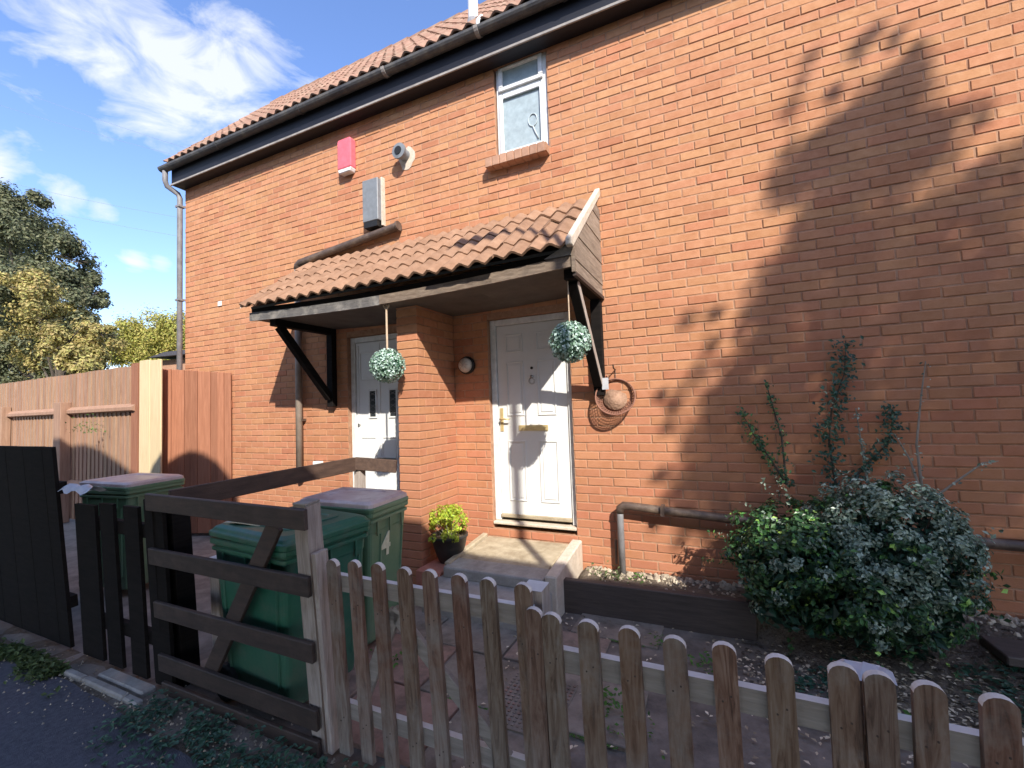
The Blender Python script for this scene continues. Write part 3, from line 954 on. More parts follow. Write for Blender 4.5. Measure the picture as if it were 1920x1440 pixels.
du = tag(empty('vent_duct', (-3.12, 0, 3.68)), 'upright grey boxed vent with a dark opening below, above the porch', 'vent')
MB().box(-.105, .115, -.105, -.002, .03, .51).build('casing', M_duct, du, bevel=.006)
MB().box(-.09, .10, -.10, -.004, -.035, .028).build('opening', M_black, du)
MB().box(-.122, -.1055, -.03, -.002, -.02, .53).box(.1155, .135, -.05, -.002, -.02, .53).build('flashing', M_cream, du)

hp = tag(empty('horizontal_waste_pipe', (-4.33, 0, 3.4)), 'brown waste pipe running sideways above the porch tiles then down the wall', 'pipe')
MB().tube([(1.56, -.055, .20), (1.52, -.055, .195), (.05, -.055, .045), (.01, -.055, .02), (0, -.055, -.03)], .046, 12).build('pipe_run', M_brownpipe, hp, smooth=True)
M_taup = mat('taupe_pipe', [(0.3, (.22, .175, .14)), (0.7, (.34, .285, .24))], scale=7, rough=.6, bump=.1)
MB().tube([(0, -.055, -.02), (0, -.055, -2.6)], .040, 12).build('pipe_drop', M_taup, hp, smooth=True)
MB().tube([(1.55, -.055, .20), (1.57, -.055, .202)], .055, 12).build('pipe_end_cap', M_brownpipe, hp)
for z in (-.5, -1.9):
    MB().box(-.06, .06, -.055, -.001, z, z + .03).build('pipe_clip', M_brownpipe, hp)

lw = tag(empty('waste_pipe_low', (-.5, -.08, .13)), 'faded waste pipe that rises beside the bed, turns, and runs right into the bush', 'pipe')
MB().tube([(0, 0, 0), (.0, 0, .52), (.0, 0, .545)], .028, 12).build('riser', M_greypipe, lw, smooth=True)
MB().tube([(0, 0, .54), (.004, 0, .575), (.035, 0, .60), (.09, 0, .60), (.9, 0, .545), (2.6, 0, .50), (4.0, 0, .46)], [.034, .036, .036, .034, .034, .034, .034], 12).build('pipe_run', M_brownpipe, lw, smooth=True)
MB().tube([(-.055, .04, .10), (-.055, .04, .27), (-.055, .05, .30)], .012, 8).build('overflow_pipe', M_brownpipe, lw)
MB().box(.33, .36, -.05, .06, .545, .62).build('pipe_clip', M_brownpipe, lw)

lm = tag(empty('bulkhead_lamp', (-1.98, 0, 2.02)), 'round white bulkhead lamp on the shaded brick left of the right-hand door', 'wall lamp')
MB().lathe([(.088, 0), (.092, .02), (.085, .04), (.07, .042)], Mx, 24).build('lamp_base', M_black, lm, smooth=True)
MB().lathe([(.074, .041), (.068, .065), (.045, .085), (.01, .092)], Mx, 24).build('lamp_glass', M_lampglass, lm, smooth=True)
sg = MB()
for a in range(4):
    t = a * math.pi / 4
    sg.tube([(.075 * math.cos(t), -.046, .075 * math.sin(t)), (.04 * math.cos(t), -.092, .04 * math.sin(t)), (-.04 * math.cos(t), -.092, -.04 * math.sin(t)), (-.075 * math.cos(t), -.046, -.075 * math.sin(t))], .003, 5)
sg.build('lamp_cage', M_chrome, lm)

sp = tag(empty('wall_socket_cover', (-5.93, 0, 3.16)), 'tiny white cover plate low down near the left corner of the brick wall', 'cover plate')
MB().box(-.04, .04, -.012, -.001, -.035, .035).build('plate', M_pvc, sp, bevel=.004)
sp2 = tag(empty('white_air_vent', (-4.05, -.0, .93)), 'small white vent cap on the wall behind the green bins', 'vent')
MB().box(-.06, .06, -.06, -.001, -.05, .09).box(-.045, .045, -.075, -.0605, -.03, .06).build('cap_body', M_pvc, sp2, bevel=.008)

# overhanging hanging balls


def leafcloud(pts, size, m, name, parent=None, jitter=.35, up=.25, asp=.55, fold=.12, rr=R):
    """pts: (position, outward normal)"""
    vs, fs = [], []
    for p, n in pts:
        n = (n + Vector((rr.uniform(-1, 1), rr.uniform(-1, 1), rr.uniform(-1, 1))) * jitter + Vector((0, 0, up))).normalized()
        t = n.orthogonal().normalized()
        a = rr.uniform(0, 6.283)
        t = (t * math.cos(a) + n.cross(t) * math.sin(a))
        s = n.cross(t)
        L_ = size * rr.uniform(.65, 1.3)
        W_ = L_ * asp
        b = len(vs)
        vs += [tuple(p - t * L_ * .5), tuple(p + s * W_ * .5 + n * L_ * fold), tuple(p + t * L_ * .5), tuple(p - s * W_ * .5 + n * L_ * fold)]
        fs += [(b, b + 1, b + 2), (b, b + 2, b + 3)]
    me = bpy.data.meshes.new(name)
    me.from_pydata(vs, [], fs)
    me.materials.append(m)
    o = bpy.data.objects.new(name, me)
    col.objects.link(o)
    o.parent = parent
    return o


def rdir(rr=R):
    z = rr.uniform(-1, 1); a = rr.uniform(0, 6.283); s = math.sqrt(1 - z * z)
    return Vector((s * math.cos(a), s * math.sin(a), z))


def ball(loc, label, bow):
    t = tag(empty('topiary_ball', loc), label, 'topiary ball', 'leaf balls hanging from the porch canopy')
    r = .150
    c = MB().lathe([(r * .86 * math.sin(a) + .0005, -r * .86 * math.cos(a)) for a in [i * math.pi / 10 for i in range(11)]], None, 16)
    c.build('core', M_ivy, t, smooth=True)
    pts = []
    for i in range(1700):
        d = rdir()
        pts.append((d * (r * R.uniform(.86, 1.03)), d))
    o = leafcloud(pts, .024, M_leafball, 'leaves', t, jitter=.7, up=.1, asp=.7)
    tag(o, kind='stuff')
    zt = 2.575 + sag(loc[0]) - loc[2]
    MB().tube([(0, 0, r * .85), (0, 0, zt)], .005, 6).build('cord', M_string, t)
    if bow:
        b = MB()
        for s in (-1, 1):
            b.tube([(0, 0, zt - .05), (s * .02, 0, zt - .02), (s * .03, -.005, zt - .003)], [.006, .009, .006], 6)
        b.tube([(0, 0, r), (0, 0, zt - .05)], .009, 6)
        b.build('cord_knot', M_string, t)
    return t


ball((-2.31, -.815, 1.985), 'pale green leaf ball with a knotted cord, hanging at the left door', True)
ball((-.665, -.755, 2.05), 'silvery leaf ball hanging by the bracket at the right-hand door', False)

# wire basket hung on the wall by the right bracket
bk = tag(empty('wire_hanging_basket', (-.50, -.06, 1.64)), 'empty rusty wire basket hung on the wall below the right bracket', 'hanging basket')
rot = Matrix.Rotation(math.radians(68), 4, 'X') @ Matrix.Rotation(math.radians(8), 4, 'Y')
r = .165
rim = MB(); ribs = MB(); ln = MB()
rim.tube([rot @ Vector((r * math.cos(a), r * math.sin(a), .02)) for a in [i * 2 * math.pi / 32 for i in range(33)]], .006, 6, cap=False)
rim.build('rim', M_wire, bk)
for k in range(40):
    a = k * 2 * math.pi / 40
    ribs.tube([rot @ Vector((r * math.cos(t) * math.cos(a), r * math.cos(t) * math.sin(a), .02 - r * .62 * math.sin(t))) for t in [i * math.pi / 2 / 6 for i in range(7)]], .0035, 4, cap=False)
for q in range(1, 12):
    t = q * math.pi / 2 / 12
    ribs.tube([rot @ Vector((r * math.cos(t) * math.cos(a), r * math.cos(t) * math.sin(a), .02 - r * .62 * math.sin(t))) for a in [i * 2 * math.pi / 24 for i in range(25)]], .0032, 4, cap=False)
ribs.build('mesh', M_wire, bk)
ln.lathe([(r * .60 * math.cos(t) + .001, -.035 - r * .38 * math.sin(t)) for t in [i * math.pi / 2 / 6 for i in range(7)]], rot, 20)
ln.build('liner', M_coir, bk, smooth=True)
MB().tube([rot @ Vector((0, r, .02)), (0, .05, .24)], .003, 5).tube([(0, .058, .24), (0, -.02, .25), (0, -.03, .28)], .006, 6).build('hook', M_black, bk)
MB().box(-.10, -.045, -.035, -.028, .07, .17).build('price_tag', M_poly, bk)

# ------------------------------------------------------------------ steps, plinth, pot
st = tag(empty('door_step', (-1.38, -.3, 0)), 'worn concrete double step with raised side kerbs below the right door', 'steps')


def SB(mb, name, m, **k):
    mb.v = [(v[0] + 1.38, v[1] + .3, v[2]) for v in mb.v]
    return mb.build(name, m, st, **k)


SB(MB().prism([(-.56, -.02), (-.002, -.02), (-.002, .345), (-.56, .297)], -1.80, -.985, 'x'), 'upper_step', M_concrete, bevel=.008)
SB(MB().prism([(-.74, .20), (-.53, .20), (-.53, .306), (-.74, .292)], -1.84, -.96, 'x'), 'step_nosing', M_concgrey, bevel=.014, seg=2)
SB(MB().prism([(-.69, -.02), (-.003, -.02), (-.003, .37), (-.10, .362), (-.69, .31)], -1.86, -1.805, 'x'), 'step_kerb', M_concrete, bevel=.008)
SB(MB().prism([(-.71, -.02), (-.003, -.02), (-.003, .39), (-.12, .38), (-.71, .315)], -.955, -.86, 'x'), 'step_kerb', M_cream, bevel=.01)
SB(MB().box(-1.90, -.90, -.97, -.60, -.02, .205), 'lower_step', M_concgrey, bevel=.012)

pl_ = tag(empty('clay_plinth', (-1.99, -.33, 0)), 'low red clay plinth between pier and step, carrying the black pot', 'plinth')
MB().box(-.12, .12, -.42, .325, -.02, .235).build('block', M_terra, pl_, bevel=.008)

pot = tag(empty('plant_pot', (-1.945, -.47, .236)), 'round black plastic pot standing on the red plinth left of the step', 'plant pot')
MB().lathe([(.085, 0), (.10, .02), (.140, .13), (.158, .215), (.167, .22), (.167, .24), (.152, .241), (.144, .20), (.02, .185)], None, 28).build('pot_body', M_pot, pot, smooth=True)
MB().lathe([(.143, .202), (.08, .210), (.01, .212)], None, 16).build('compost', M_soil, pot)
pp = tag(empty('potted_plant', (-1.945, -.47, .43)), 'bushy lime green plant growing in the black pot by the step', 'plant')
pts = []
cl_ = [(rdir() * Vector((1, 1, .8)).length * .0 + Vector((R.gauss(0, .10), R.gauss(0, .10), R.uniform(.06, .30)))) for i in range(42)]
cl_ = [Vector((c.x, c.y, c.z * (1 - min(.6, (c.x ** 2 + c.y ** 2) * 9)))) for c in cl_]
for c in cl_:
    for i in range(24):
        d = rdir()
        pts.append((c + d * R.uniform(.01, .045), d))
tag(leafcloud(pts, .036, M_leafpot, 'foliage', pp, jitter=.5, up=.5), kind='stuff')
b = MB()
for c in cl_[::2]:
    b.tube([(0, 0, -.03), c * .5, c], [.004, .003, .002], 5)
b.build('stems', M_twig, pp)

# sleeper edging the bed
se = tag(empty('timber_sleeper', (-.25, -.5, 0)), 'long dark brown timber sleeper edging the raised bed under the wall', 'sleeper')
MB().box(-.70, .70, -.03, .03, -.02, .243).build('beam', M_sleeper, se, bevel=.007)
se.rotation_euler = (0, 0, .035)

# ------------------------------------------------------------------ picket gate and fences
LEAN = math.radians(3.6)


def picket_mesh(name, m, wd, h, top=True, th=.021):
    pts = [(-wd / 2, 0), (wd / 2, 0), (wd / 2, h - wd * .42)]
    if top:
        for i in range(1, 8):
            a = i * math.pi / 8
            pts.append((wd / 2 * math.cos(a), h - wd * .42 + wd * .42 * math.sin(a)))
    pts.append((-wd / 2, h - wd * .42))
    b = MB().prism(pts, 0, th)
    n_side = len(b.f)
    for nzz in (.165, .70):
        for nx in (-.012, .012):
            b.lathe([(.0034, .0), (.003, .0014)], Matrix.Translation((nx * (1 if nzz > .5 else .8), 0, nzz + nx * .8)) @ Matrix.Rotation(math.pi / 2, 4, 'X'), 6)
    me = b.mesh(name, m)
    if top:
        me.materials.append(M_skylit_endgrain)
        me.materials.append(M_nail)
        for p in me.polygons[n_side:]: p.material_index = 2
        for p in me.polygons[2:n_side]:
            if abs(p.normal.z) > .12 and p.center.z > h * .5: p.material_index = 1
    return me


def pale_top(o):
    o.data.materials.append(M_skylit_railtop)
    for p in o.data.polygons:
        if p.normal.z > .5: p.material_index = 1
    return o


pg = tag(empty('picket_gate', (-.9, -2.30, .03)), 'weathered wooden picket gate with round-topped slats, left of the lower fence', 'gate')
pg.rotation_euler = (LEAN, 0, 0)
for i, (x, h) in enumerate([(-1.341, .925), (-1.207, .935), (-1.073, .94), (-.934, .938), (-.802, .942), (-.661, .944), (-.533, .944), (-.395, .944)]):
    me = picket_mesh('slat', M_picket, .064 + R.uniform(-.002, .002), h - .03)
    o = inst('slat', me, pg, (x + .9, R.uniform(-.002, .002), 0), (0, R.uniform(-.006, .006) - .01, 0))
for z in (.745, .155):
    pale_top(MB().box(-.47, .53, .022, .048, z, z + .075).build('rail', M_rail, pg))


def strut(ob, ax, az, bx, bz, wd, y0, y1, name, m):
    a = Vector((ax, 0, az)); c = Vector((bx, 0, bz)); d = (c - a).normalized(); n = Vector((-d.z, 0, d.x)) * wd / 2
    b = MB()
    q = [a + n, a - n, c - n, c + n]
    b.prism([(p.x, p.z) for p in q], y0, y1)
    return b.build(name, m, ob, bevel=.003)


strut(pg, -.14, .70, .43, .16, .065, .0225, .046, 'diagonal_brace', M_rail)
strut(pg, -.35, .24, -.12, .70, .06, .0225, .046, 'diagonal_brace', M_rail)

fence_posts = []


def fence(name, label, xs, h, y, r0, r1, grp=None):
    f = tag(empty(name, (xs[0], y, 0)), label, 'picket fence', 'low picket fence panels along the path')
    f.rotation_euler = (LEAN * .9, 0, 0)
    for x in xs:
        me = picket_mesh('slat', M_picket, .069 + R.uniform(-.0025, .0025), h + R.uniform(-.004, .004))
        inst('slat', me, f, (x - xs[0], R.uniform(-.002, .002), 0), (0, R.uniform(-.010, .010), 0))
    for z in (.655, .13):
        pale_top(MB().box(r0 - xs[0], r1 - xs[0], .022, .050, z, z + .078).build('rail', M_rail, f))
    return f


fence('picket_fence_panel', 'low picket fence panel between the flat-topped post and the torn-capped post', [-.277, -.146, -.006, .134, .275, .418, .563], .86, -2.33, -.335, .60)
fence('picket_fence_panel', 'low picket fence panel running on to the right of the torn-capped post', [.645, .735, .868, 1.00, 1.135, 1.27, 1.405, 1.54], .855, -2.33, .612, 1.60)
me = picket_mesh('end_slat', M_picket, .066, .87)
o = inst('loose_slat', me, None, (-.352, -2.325, 0), (LEAN * .9, 0, 0))
tag(o, 'single round-topped slat nailed where the gate meets the low fence', 'slat')


def post(name, label, x, y, s, h, m, lean=0, cat='post', cap=True, ly=0):
    p = tag(empty(name, (x, y, 0)), label, cat)
    p.rotation_euler = (lean, ly, 0)
    sh_ = MB().box(-s / 2, s / 2, -s / 2, s / 2, -.02, h).build('shaft', m, p)
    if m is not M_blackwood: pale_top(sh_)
    return p


post('fence_post', 'square grey flat-topped post behind the gap between gate and low fence', -.385, -2.215, .085, .905, M_greywood, LEAN * .8)
p = post('fence_post', 'square post with a torn plastic cap behind two touching slats', .640, -2.215, .082, .800, M_picket, LEAN * .8)
b = MB()
n = 9
vs = []
for i in range(n):
    for j in range(4):
        x = -.06 + .12 * i / (n - 1); y = -.045 + .09 * j / 3
        vs.append((x + R.uniform(-.006, .006), y + R.uniform(-.008, .008), .806 + R.uniform(-.002, .008) - (.014 if j in (0, 3) or i in (0, n - 1) else 0)))
b.add(vs, [(i * 4 + j, (i + 1) * 4 + j, (i + 1) * 4 + j + 1, i * 4 + j + 1) for i in range(n - 1) for j in range(3)])
o = b.build('torn_cap', M_poly, p)
p = post('gate_post', 'tall greyed square timber post between dark gate and picket gate', -1.505, -2.255, .085, 1.165, M_greywood, LEAN * 1.1, ly=-.02)
MB().box(-.044, .044, -.044, .044, 1.166, 1.18).build('cap', M_rail, p, bevel=.003)
p = tag(empty('hinge_board', (-1.418, -2.285, .02)), 'narrow pale board on edge beside the first slat of the picket gate', 'board')
p.rotation_euler = (LEAN, -.03, 0)
MB().box(-.014, .014, -.03, .045, 0, .93).build('board', M_greywood, p, bevel=.003)

# five bar gate, dark
bgt = tag(empty('dark_bar_gate', (-2.15, -2.32, .02)), 'dark brown five-bar wooden gate with a diagonal brace, in front of the bins', 'gate')
bgt.rotation_euler = (LEAN, 0, 0)
for i, (z, hh, e) in enumerate([(1.04, .098, 0), (.725, .095, 0), (.415, .095, .02), (.10, .10, .03), (-.03, .075, .05)]):
    b = MB().box(-.635 + e, .675, -.012, .012, z - hh * .0, z + hh)
    o = b.build('bar', M_stainwood, bgt, bevel=.004)
    o.rotation_euler = (0, R.uniform(-.004, .008), 0)
strut(bgt, .44, 1.04, -.20, .12, .095, .0125, .036, 'diagonal_brace', M_stainwood)
MB().box(-.70, -.61, .0125, .055, 0, 1.10).build('hanging_stile', M_blackwood, bgt, bevel=.004)
gp = post('gate_post', 'dark square post where the bar gate hangs, left end of the gate', -2.72, -2.20, .10, 1.10, M_blackwood, LEAN)
gp2 = post('gate_post', 'weathered grey post behind the dark gate post, by the paving', -2.60, -2.05, .085, .72, M_greywood, LEAN * .6)

# dark pickets left of the gate
dk = tag(empty('dark_picket_fence', (-3.15, -2.31, .02)), 'short run of four near-black upright slats left of the bar gate', 'picket fence')
dk.rotation_euler = (LEAN * .85, 0, 0)
for i, x in enumerate((-3.59, -3.31, -3.03, -2.77)):
    me = picket_mesh('slat', M_blackwood, (.265, .165, .16, .17)[i], (1.13, 1.11, 1.11, 1.13)[i], top=False, th=.02)
    inst('slat', me, dk, (x + 3.15 + .02, R.uniform(-.004, .004), 0), (0, R.uniform(-.008, .008) - .01, 0))
for z in (.85, .20):
    MB().box(-.58, .42, .022, .06, z, z + .085).build('rail', M_blackwood, dk, bevel=.004)
pw = tag(empty('white_plastic_sheeting', (-3.60, -2.36, 1.12)), 'crumpled white plastic draped over the tops of the black slats', 'plastic sheet')
b = MB()
n = 14
vs = []
for i in range(n):
    for j in range(4):
        vs.append((-.20 + .40 * i / (n - 1) + R.uniform(-.01, .01), -.05 + j * .035 + R.uniform(-.01, .01), .035 + .010 * math.sin(i * 1.1) + R.uniform(-.009, .009) - (.03 if j in (0, 3) else 0)))
b.add(vs, [(i * 4 + j, (i + 1) * 4 + j, (i + 1) * 4 + j + 1, i * 4 + j + 1) for i in range(n - 1) for j in range(3)])
b.build('sheet', M_poly, pw, smooth=True)

# black solid fence at far left
bf = tag(empty('black_board_fence', (-3.86, -2.30, .0)), 'solid near-black board fence at the far left beside the path', 'fence')
bf.rotation_euler = (LEAN * 1.3, 0, 0)
x = -.0
i = 0
while x > -4.2:
    wv = .15
    MB().box(x - wv + .0015, x, -.011 - (i % 2) * .001, .011, .03, 1.43 + R.uniform(-.001, .001)).build('board', M_blackwood, bf)
    x -= wv
    i += 1
MB().box(-4.2, 0, .012, .05, .3, .38).box(-4.2, 0, .012, .05, 1.1, 1.18).build('rail', M_blackwood, bf)

# rail across behind the bins, from gate post to pier
dr = tag(empty('divider_rail', (-2.80, -2.26, 0)), 'brown timber rail running from the dark gate post back past the bins to the pier', 'rail')


def beam(a, c, hh, th, name, m, ob):
    a = Vector(a); c = Vector(c); d = (c - a).normalized(); s = Vector((d.y, -d.x, 0)).normalized(); u = s.cross(d)
    if u.z < 0: u = -u
    vs = []
    for p in (a, c):
        for q in (-1, 1):
            for t in (-1, 1): vs.append(p + s * q * th / 2 + u * t * hh / 2)
    return MB().add(vs, [(0, 1, 3, 2), (4, 6, 7, 5), (0, 4, 5, 1), (2, 3, 7, 6), (0, 2, 6, 4), (1, 5, 7, 3)]).build(name, m, ob, bevel=.004)


M_brownrail = mat('brown_rail', [(0.3, (.05, .028, .02)), (0.7, (.11, .065, .045))], scale=5, stretch=(6, 1, 6), rough=.7, bump=.4)
beam((0, 0, 1.09), (.055, 1.48, 1.115), .125, .03, 'long_rail', M_brownrail, dr)
beam((.055, 1.485, 1.122), (.42, 1.62, 1.085), .115, .03, 'short_rail', M_brownrail, dr)
MB().box(.03, .10, 1.50, 1.57, -.0, 1.07).build('upright', M_greywood, dr)

# ------------------------------------------------------------------ wheelie bins


def wbin(loc, rz, label, wd, dp, h, mb, ml, lift=0, num=None, sheet_=False):
    t = tag(empty('wheelie_bin', loc), label, 'wheelie bin', 'green wheelie bins in the front yards')
    t.rotation_euler = (0, 0, rz)
    zb, zt = .06, h - .10

    def ring(k, z, rr=.03, sx=0):
        x, y = dp / 2 * k, wd / 2 * k
        pts = []
        for (cx_, cy_, a0) in ((x - rr, y - rr, 0), (-x + rr, y - rr, 90), (-x + rr, -y + rr, 180), (x - rr, -y + rr, 270)):
            for q in range(4):
                a = math.radians(a0 + q * 30)
                pts.append((cx_ + rr * math.cos(a) + sx, cy_ + rr * math.sin(a), z))
        return pts
    def loft(rings):
        b = MB()
        n = len(rings[0])
        vs = [v for r_ in rings for v in r_]
        fs = [tuple(range(n))[::-1], tuple(range((len(rings) - 1) * n, len(rings) * n))]
        for i in range(len(rings) - 1):
            for k in range(n): fs.append((i * n + k, i * n + (k + 1) % n, (i + 1) * n + (k + 1) % n, (i + 1) * n + k))
        return b.add(vs, fs)
    body = loft([ring(.74, zb), ring(.76, zb + .02), ring(.90, zt - .12), ring(.91, zt - .11), ring(.91, zt - .10), ring(.93, zt)]).build('body', mb, t, smooth=False, bevel=.004)
    # moulded ribs on the faces
    def face_pt(u, z, side):
        k = .76 + (.90 - .76) * (z - zb) / (zt - .12 - zb)
        if side == 'x': return (dp / 2 * k, u * wd / 2 * k, z)
        if side == '-x': return (-dp / 2 * k, u * wd / 2 * k, z)
        return (u * dp / 2 * k, -wd / 2 * k, z)
    for side, us in (('x', (-.42, .80)), ('-y', (-.78, .78))):
        for u in us:
            p0 = Vector(face_pt(u, zb + .12, side)); p1 = Vector(face_pt(u, zt - .14, side))
            MB().tube([p0, p1], .009, 6).build('moulded_rib', mb, t)
    loft([ring(.99, zt - .012), ring(.99, zt + .022)]).build('rim', mb, t, bevel=.006)
    loft([ring(.945, zt - .050), ring(.965, zt - .046), ring(.965, zt - .030), ring(.95, zt - .026)]).build('collar', mb, t)
    for sy in (-.27, .27):
        MB().box(-dp / 2 - .05, -dp / 2 + .02, sy * wd - .03, sy * wd + .03, zt - .02, zt + .045).build('hinge', mb, t, bevel=.006)
    for sy in (-.30, 0, .30):
        MB().box(dp / 2 * .935, dp / 2 * .965, sy * wd - .006, sy * wd + .006, zt - .14, zt - .045).build('gusset', mb, t)
    for sx in (-.30, 0, .30):
        MB().box(sx * dp - .006, sx * dp + .006, -wd / 2 * .965, -wd / 2 * .935, zt - .14, zt - .045).build('gusset', mb, t)
    # lid: shallow dome, hinge at -x... tilted a little
    tl = math.atan2(lift + .02, dp)
    lid = loft([ring(1.0, 0, .035), ring(1.005, .028, .035), ring(.97, .034, .035), ring(.94, .05, .04), ring(.86, .062, .05)])
    lo = lid.build('lid', ml if ml is mb else mb, t, bevel=.004)
    lo.location = (0, 0, zt + .026)
    lo.rotation_euler = (0, tl * .6, 0)
    top = loft([ring(.985, .030, .04), ring(.975, .056, .04), ring(.90, .071, .05), ring(.62, .073, .05), ring(.58, .067, .05)]) if ml is not mb else loft([ring(.62, .063, .05), ring(.60, .069, .05), ring(.5, .069, .05), ring(.48, .064, .05)])
    to = top.build('lid_panel', ml, lo, bevel=.003)
    hd = MB().tube([(-dp / 2 - .03, -wd * .36, zt - .02), (-dp / 2 - .07, -wd * .36, zt + .01), (-dp / 2 - .07, wd * .36, zt + .01), (-dp / 2 - .03, wd * .36, zt - .02)], .014, 8)
    hd.build('handle', mb, t, smooth=True)
    for s in (-1, 1):
        w_ = MB().lathe([(.02, -.02), (.09, -.025), (.10, -.015), (.10, .015), (.09, .025), (.02, .02)], Matrix.Translation((-dp / 2 * .72, s * wd / 2 * .80, .10)) @ Matrix.Rotation(math.pi / 2, 4, 'X'), 18)
        w_.build('wheel', M_tyre, t)
    if num:
        cu = bpy.data.curves.new('number', 'FONT')
        cu.body = num
        cu.size = .22
        cu.extrude = .0015
        cu.offset = .004
        tmp = bpy.data.objects.new('tmp', cu)
        col.objects.link(tmp)
        bpy.context.view_layer.update()
        me = bpy.data.meshes.new_from_object(tmp.evaluated_get(bpy.context.evaluated_depsgraph_get()))
        bpy.data.objects.remove(tmp)
        me.materials.clear(); me.materials.append(flat('cream_number_paint', (.66, .66, .46), .6))
        o = inst('number', me, t, (dp / 2 * .862 + .005, -.085, .60), (math.radians(90), 0, math.radians(90)))
        o.rotation_euler = (math.radians(93.7), 0, math.radians(90))
    return t


wbin((-2.02, -2.02, 0.01), math.radians(-4), 'deep green wheelie bin with green lid, right behind the dark bar gate', .58, .70, .98, M_bin, M_bin)
wbin((-2.10, -1.44, 0.01), math.radians(5), 'green wheelie bin with a cream number 4 and a faded pink-grey lid', .46, .62, 1.0, M_bin2, M_binlid, num='4')
wbin((-4.85, -1.50, 0.01), math.radians(8), 'green wheelie bin with faded pink lid behind the black slats', .54, .66, 1.03, M_bin2, M_binlid)
cb = tag(empty('cardboard_scrap', (-2.20, -2.12, .965)), 'pale bent scrap of card lying on the lid behind the bar gate', 'cardboard')
b = MB()
b.add([(-.14, -.1, .01), (.0, -.12, .03), (.14, -.08, .012), (-.15, .1, .014), (0, .09, .04), (.13, .1, .015), (-.14, -.1, .018), (.0, -.12, .038), (.14, -.08, .02), (-.15, .1, .022), (0, .09, .048), (.13, .1, .023)],
      [(0, 3, 4, 1), (1, 4, 5, 2), (6, 7, 10, 9), (7, 8, 11, 10), (0, 1, 7, 6), (1, 2, 8, 7), (2, 5, 11, 8), (5, 4, 10, 11), (4, 3, 9, 10), (3, 0, 6, 9)])
b.build('card', M_card, cb)

# ------------------------------------------------------------------ back garden fence on the left
gf = tag(empty('closeboard_fence', (-6.97, -.44, 0)), 'tall sunlit brown closeboard fence running left behind the black fence', 'fence')
gf.rotation_euler = (0, 0, -.045)
x = 0
i = 0
while x > -8.6:
    wv = .135
    h = 2.345 + .0005 * i + R.uniform(-.006, .006)
    vs = [(x - wv - .012, -.006, .05), (x, -.022, .05), (x, -.022, h), (x - wv - .012, -.006, h), (x - wv - .012, -.001, .05), (x, -.001 - .002 * (i % 2), .05), (x, -.001 - .002 * (i % 2), h), (x - wv - .012, -.001, h)]
    MB().add(vs, [(0, 1, 2, 3), (7, 6, 5, 4), (0, 4, 5, 1), (3, 2, 6, 7), (1, 5, 6, 2), (0, 3, 7, 4)]).build('board', M_fenceboard, gf)
    x -= wv
    i += 1
for z in (1.70, .55):
    MB().prism([(-.023, z), (-.085, z + .02), (-.085, z + .065), (-.023, z + .115)], -8.6, -.05, 'x').build('rail', M_fenceboard, gf)
for px_ in (-2.30, -4.9, -7.6):
    MB().box(px_ - .13, px_ + .13, -.15, -.024, 0, 1.90).build('post', M_fenceboard, gf, bevel=.004)
MB().box(-.16, .02, -.045, -.0235, 0, 2.37).build('end_board', M_panel, gf)
for (x, nm) in ((-6.80, 'left of the pair of pale new upright boards at the fence corner'), (-6.54, 'right of the pair of pale new upright boards at the fence corner')):
    s = tag(empty('pale_upright', (x, -.47, 0)), nm, 'timber upright', 'pale new uprights at the fence corner')
    MB().box(-.125, .125, -.012, .012, 0, 2.395 - (.015 if x > -6.7 else 0)).build('timber', M_pale, s, bevel=.005)
sg_ = tag(empty('side_gate', (-5.66, -.025, 0)), 'orange-stained board side gate closed against the end of the house wall', 'gate')
ang = math.atan2(.30, .90)
sg_.rotation_euler = (0, 0, ang)
x = 0
i = 0
while x > -.98:
    wv = .098
    MB().box(x - wv + .004, x, -.012 - (i % 2) * .007, .008 - (i % 2) * .007, .04, 2.175 - x * -.0 + .10 * (-x)).build('board', M_panel, sg_, bevel=.003)
    x -= wv
    i += 1
MB().box(-.98, 0, .009, .035, .35, .45).box(-.98, 0, .009, .035, 1.7, 1.8).build('ledge', M_panel, sg_)

# ------------------------------------------------------------------ plants near the house
def bushpts(c, rad, ncl, per, crad, rr, zmin=.02, shell=.62, flt=None):
    pts, cen = [], []
    c = Vector(c); rad = Vector(rad)
    while len(cen) < ncl:
        d = rdir(rr)
        k = rr.uniform(shell, 1.0)
        k *= 1 + .18 * noise.noise(d * 2.3 + Vector((rr.random() * .1, 5, 2)))
        p = Vector((c.x + d.x * rad.x * k, c.y + d.y * rad.y * k, c.z + d.z * rad.z * k))
        if p.z < zmin: continue
        if flt and not flt(p): continue
        cen.append((p, d))
    for p, d in cen:
        for i in range(per):
            e = rdir(rr)
            if e.dot(d) < -.3: e = -e
            pts.append((p + e * crad * rr.uniform(.35, 1.0), (e + d * .6).normalized()))
    return pts, cen


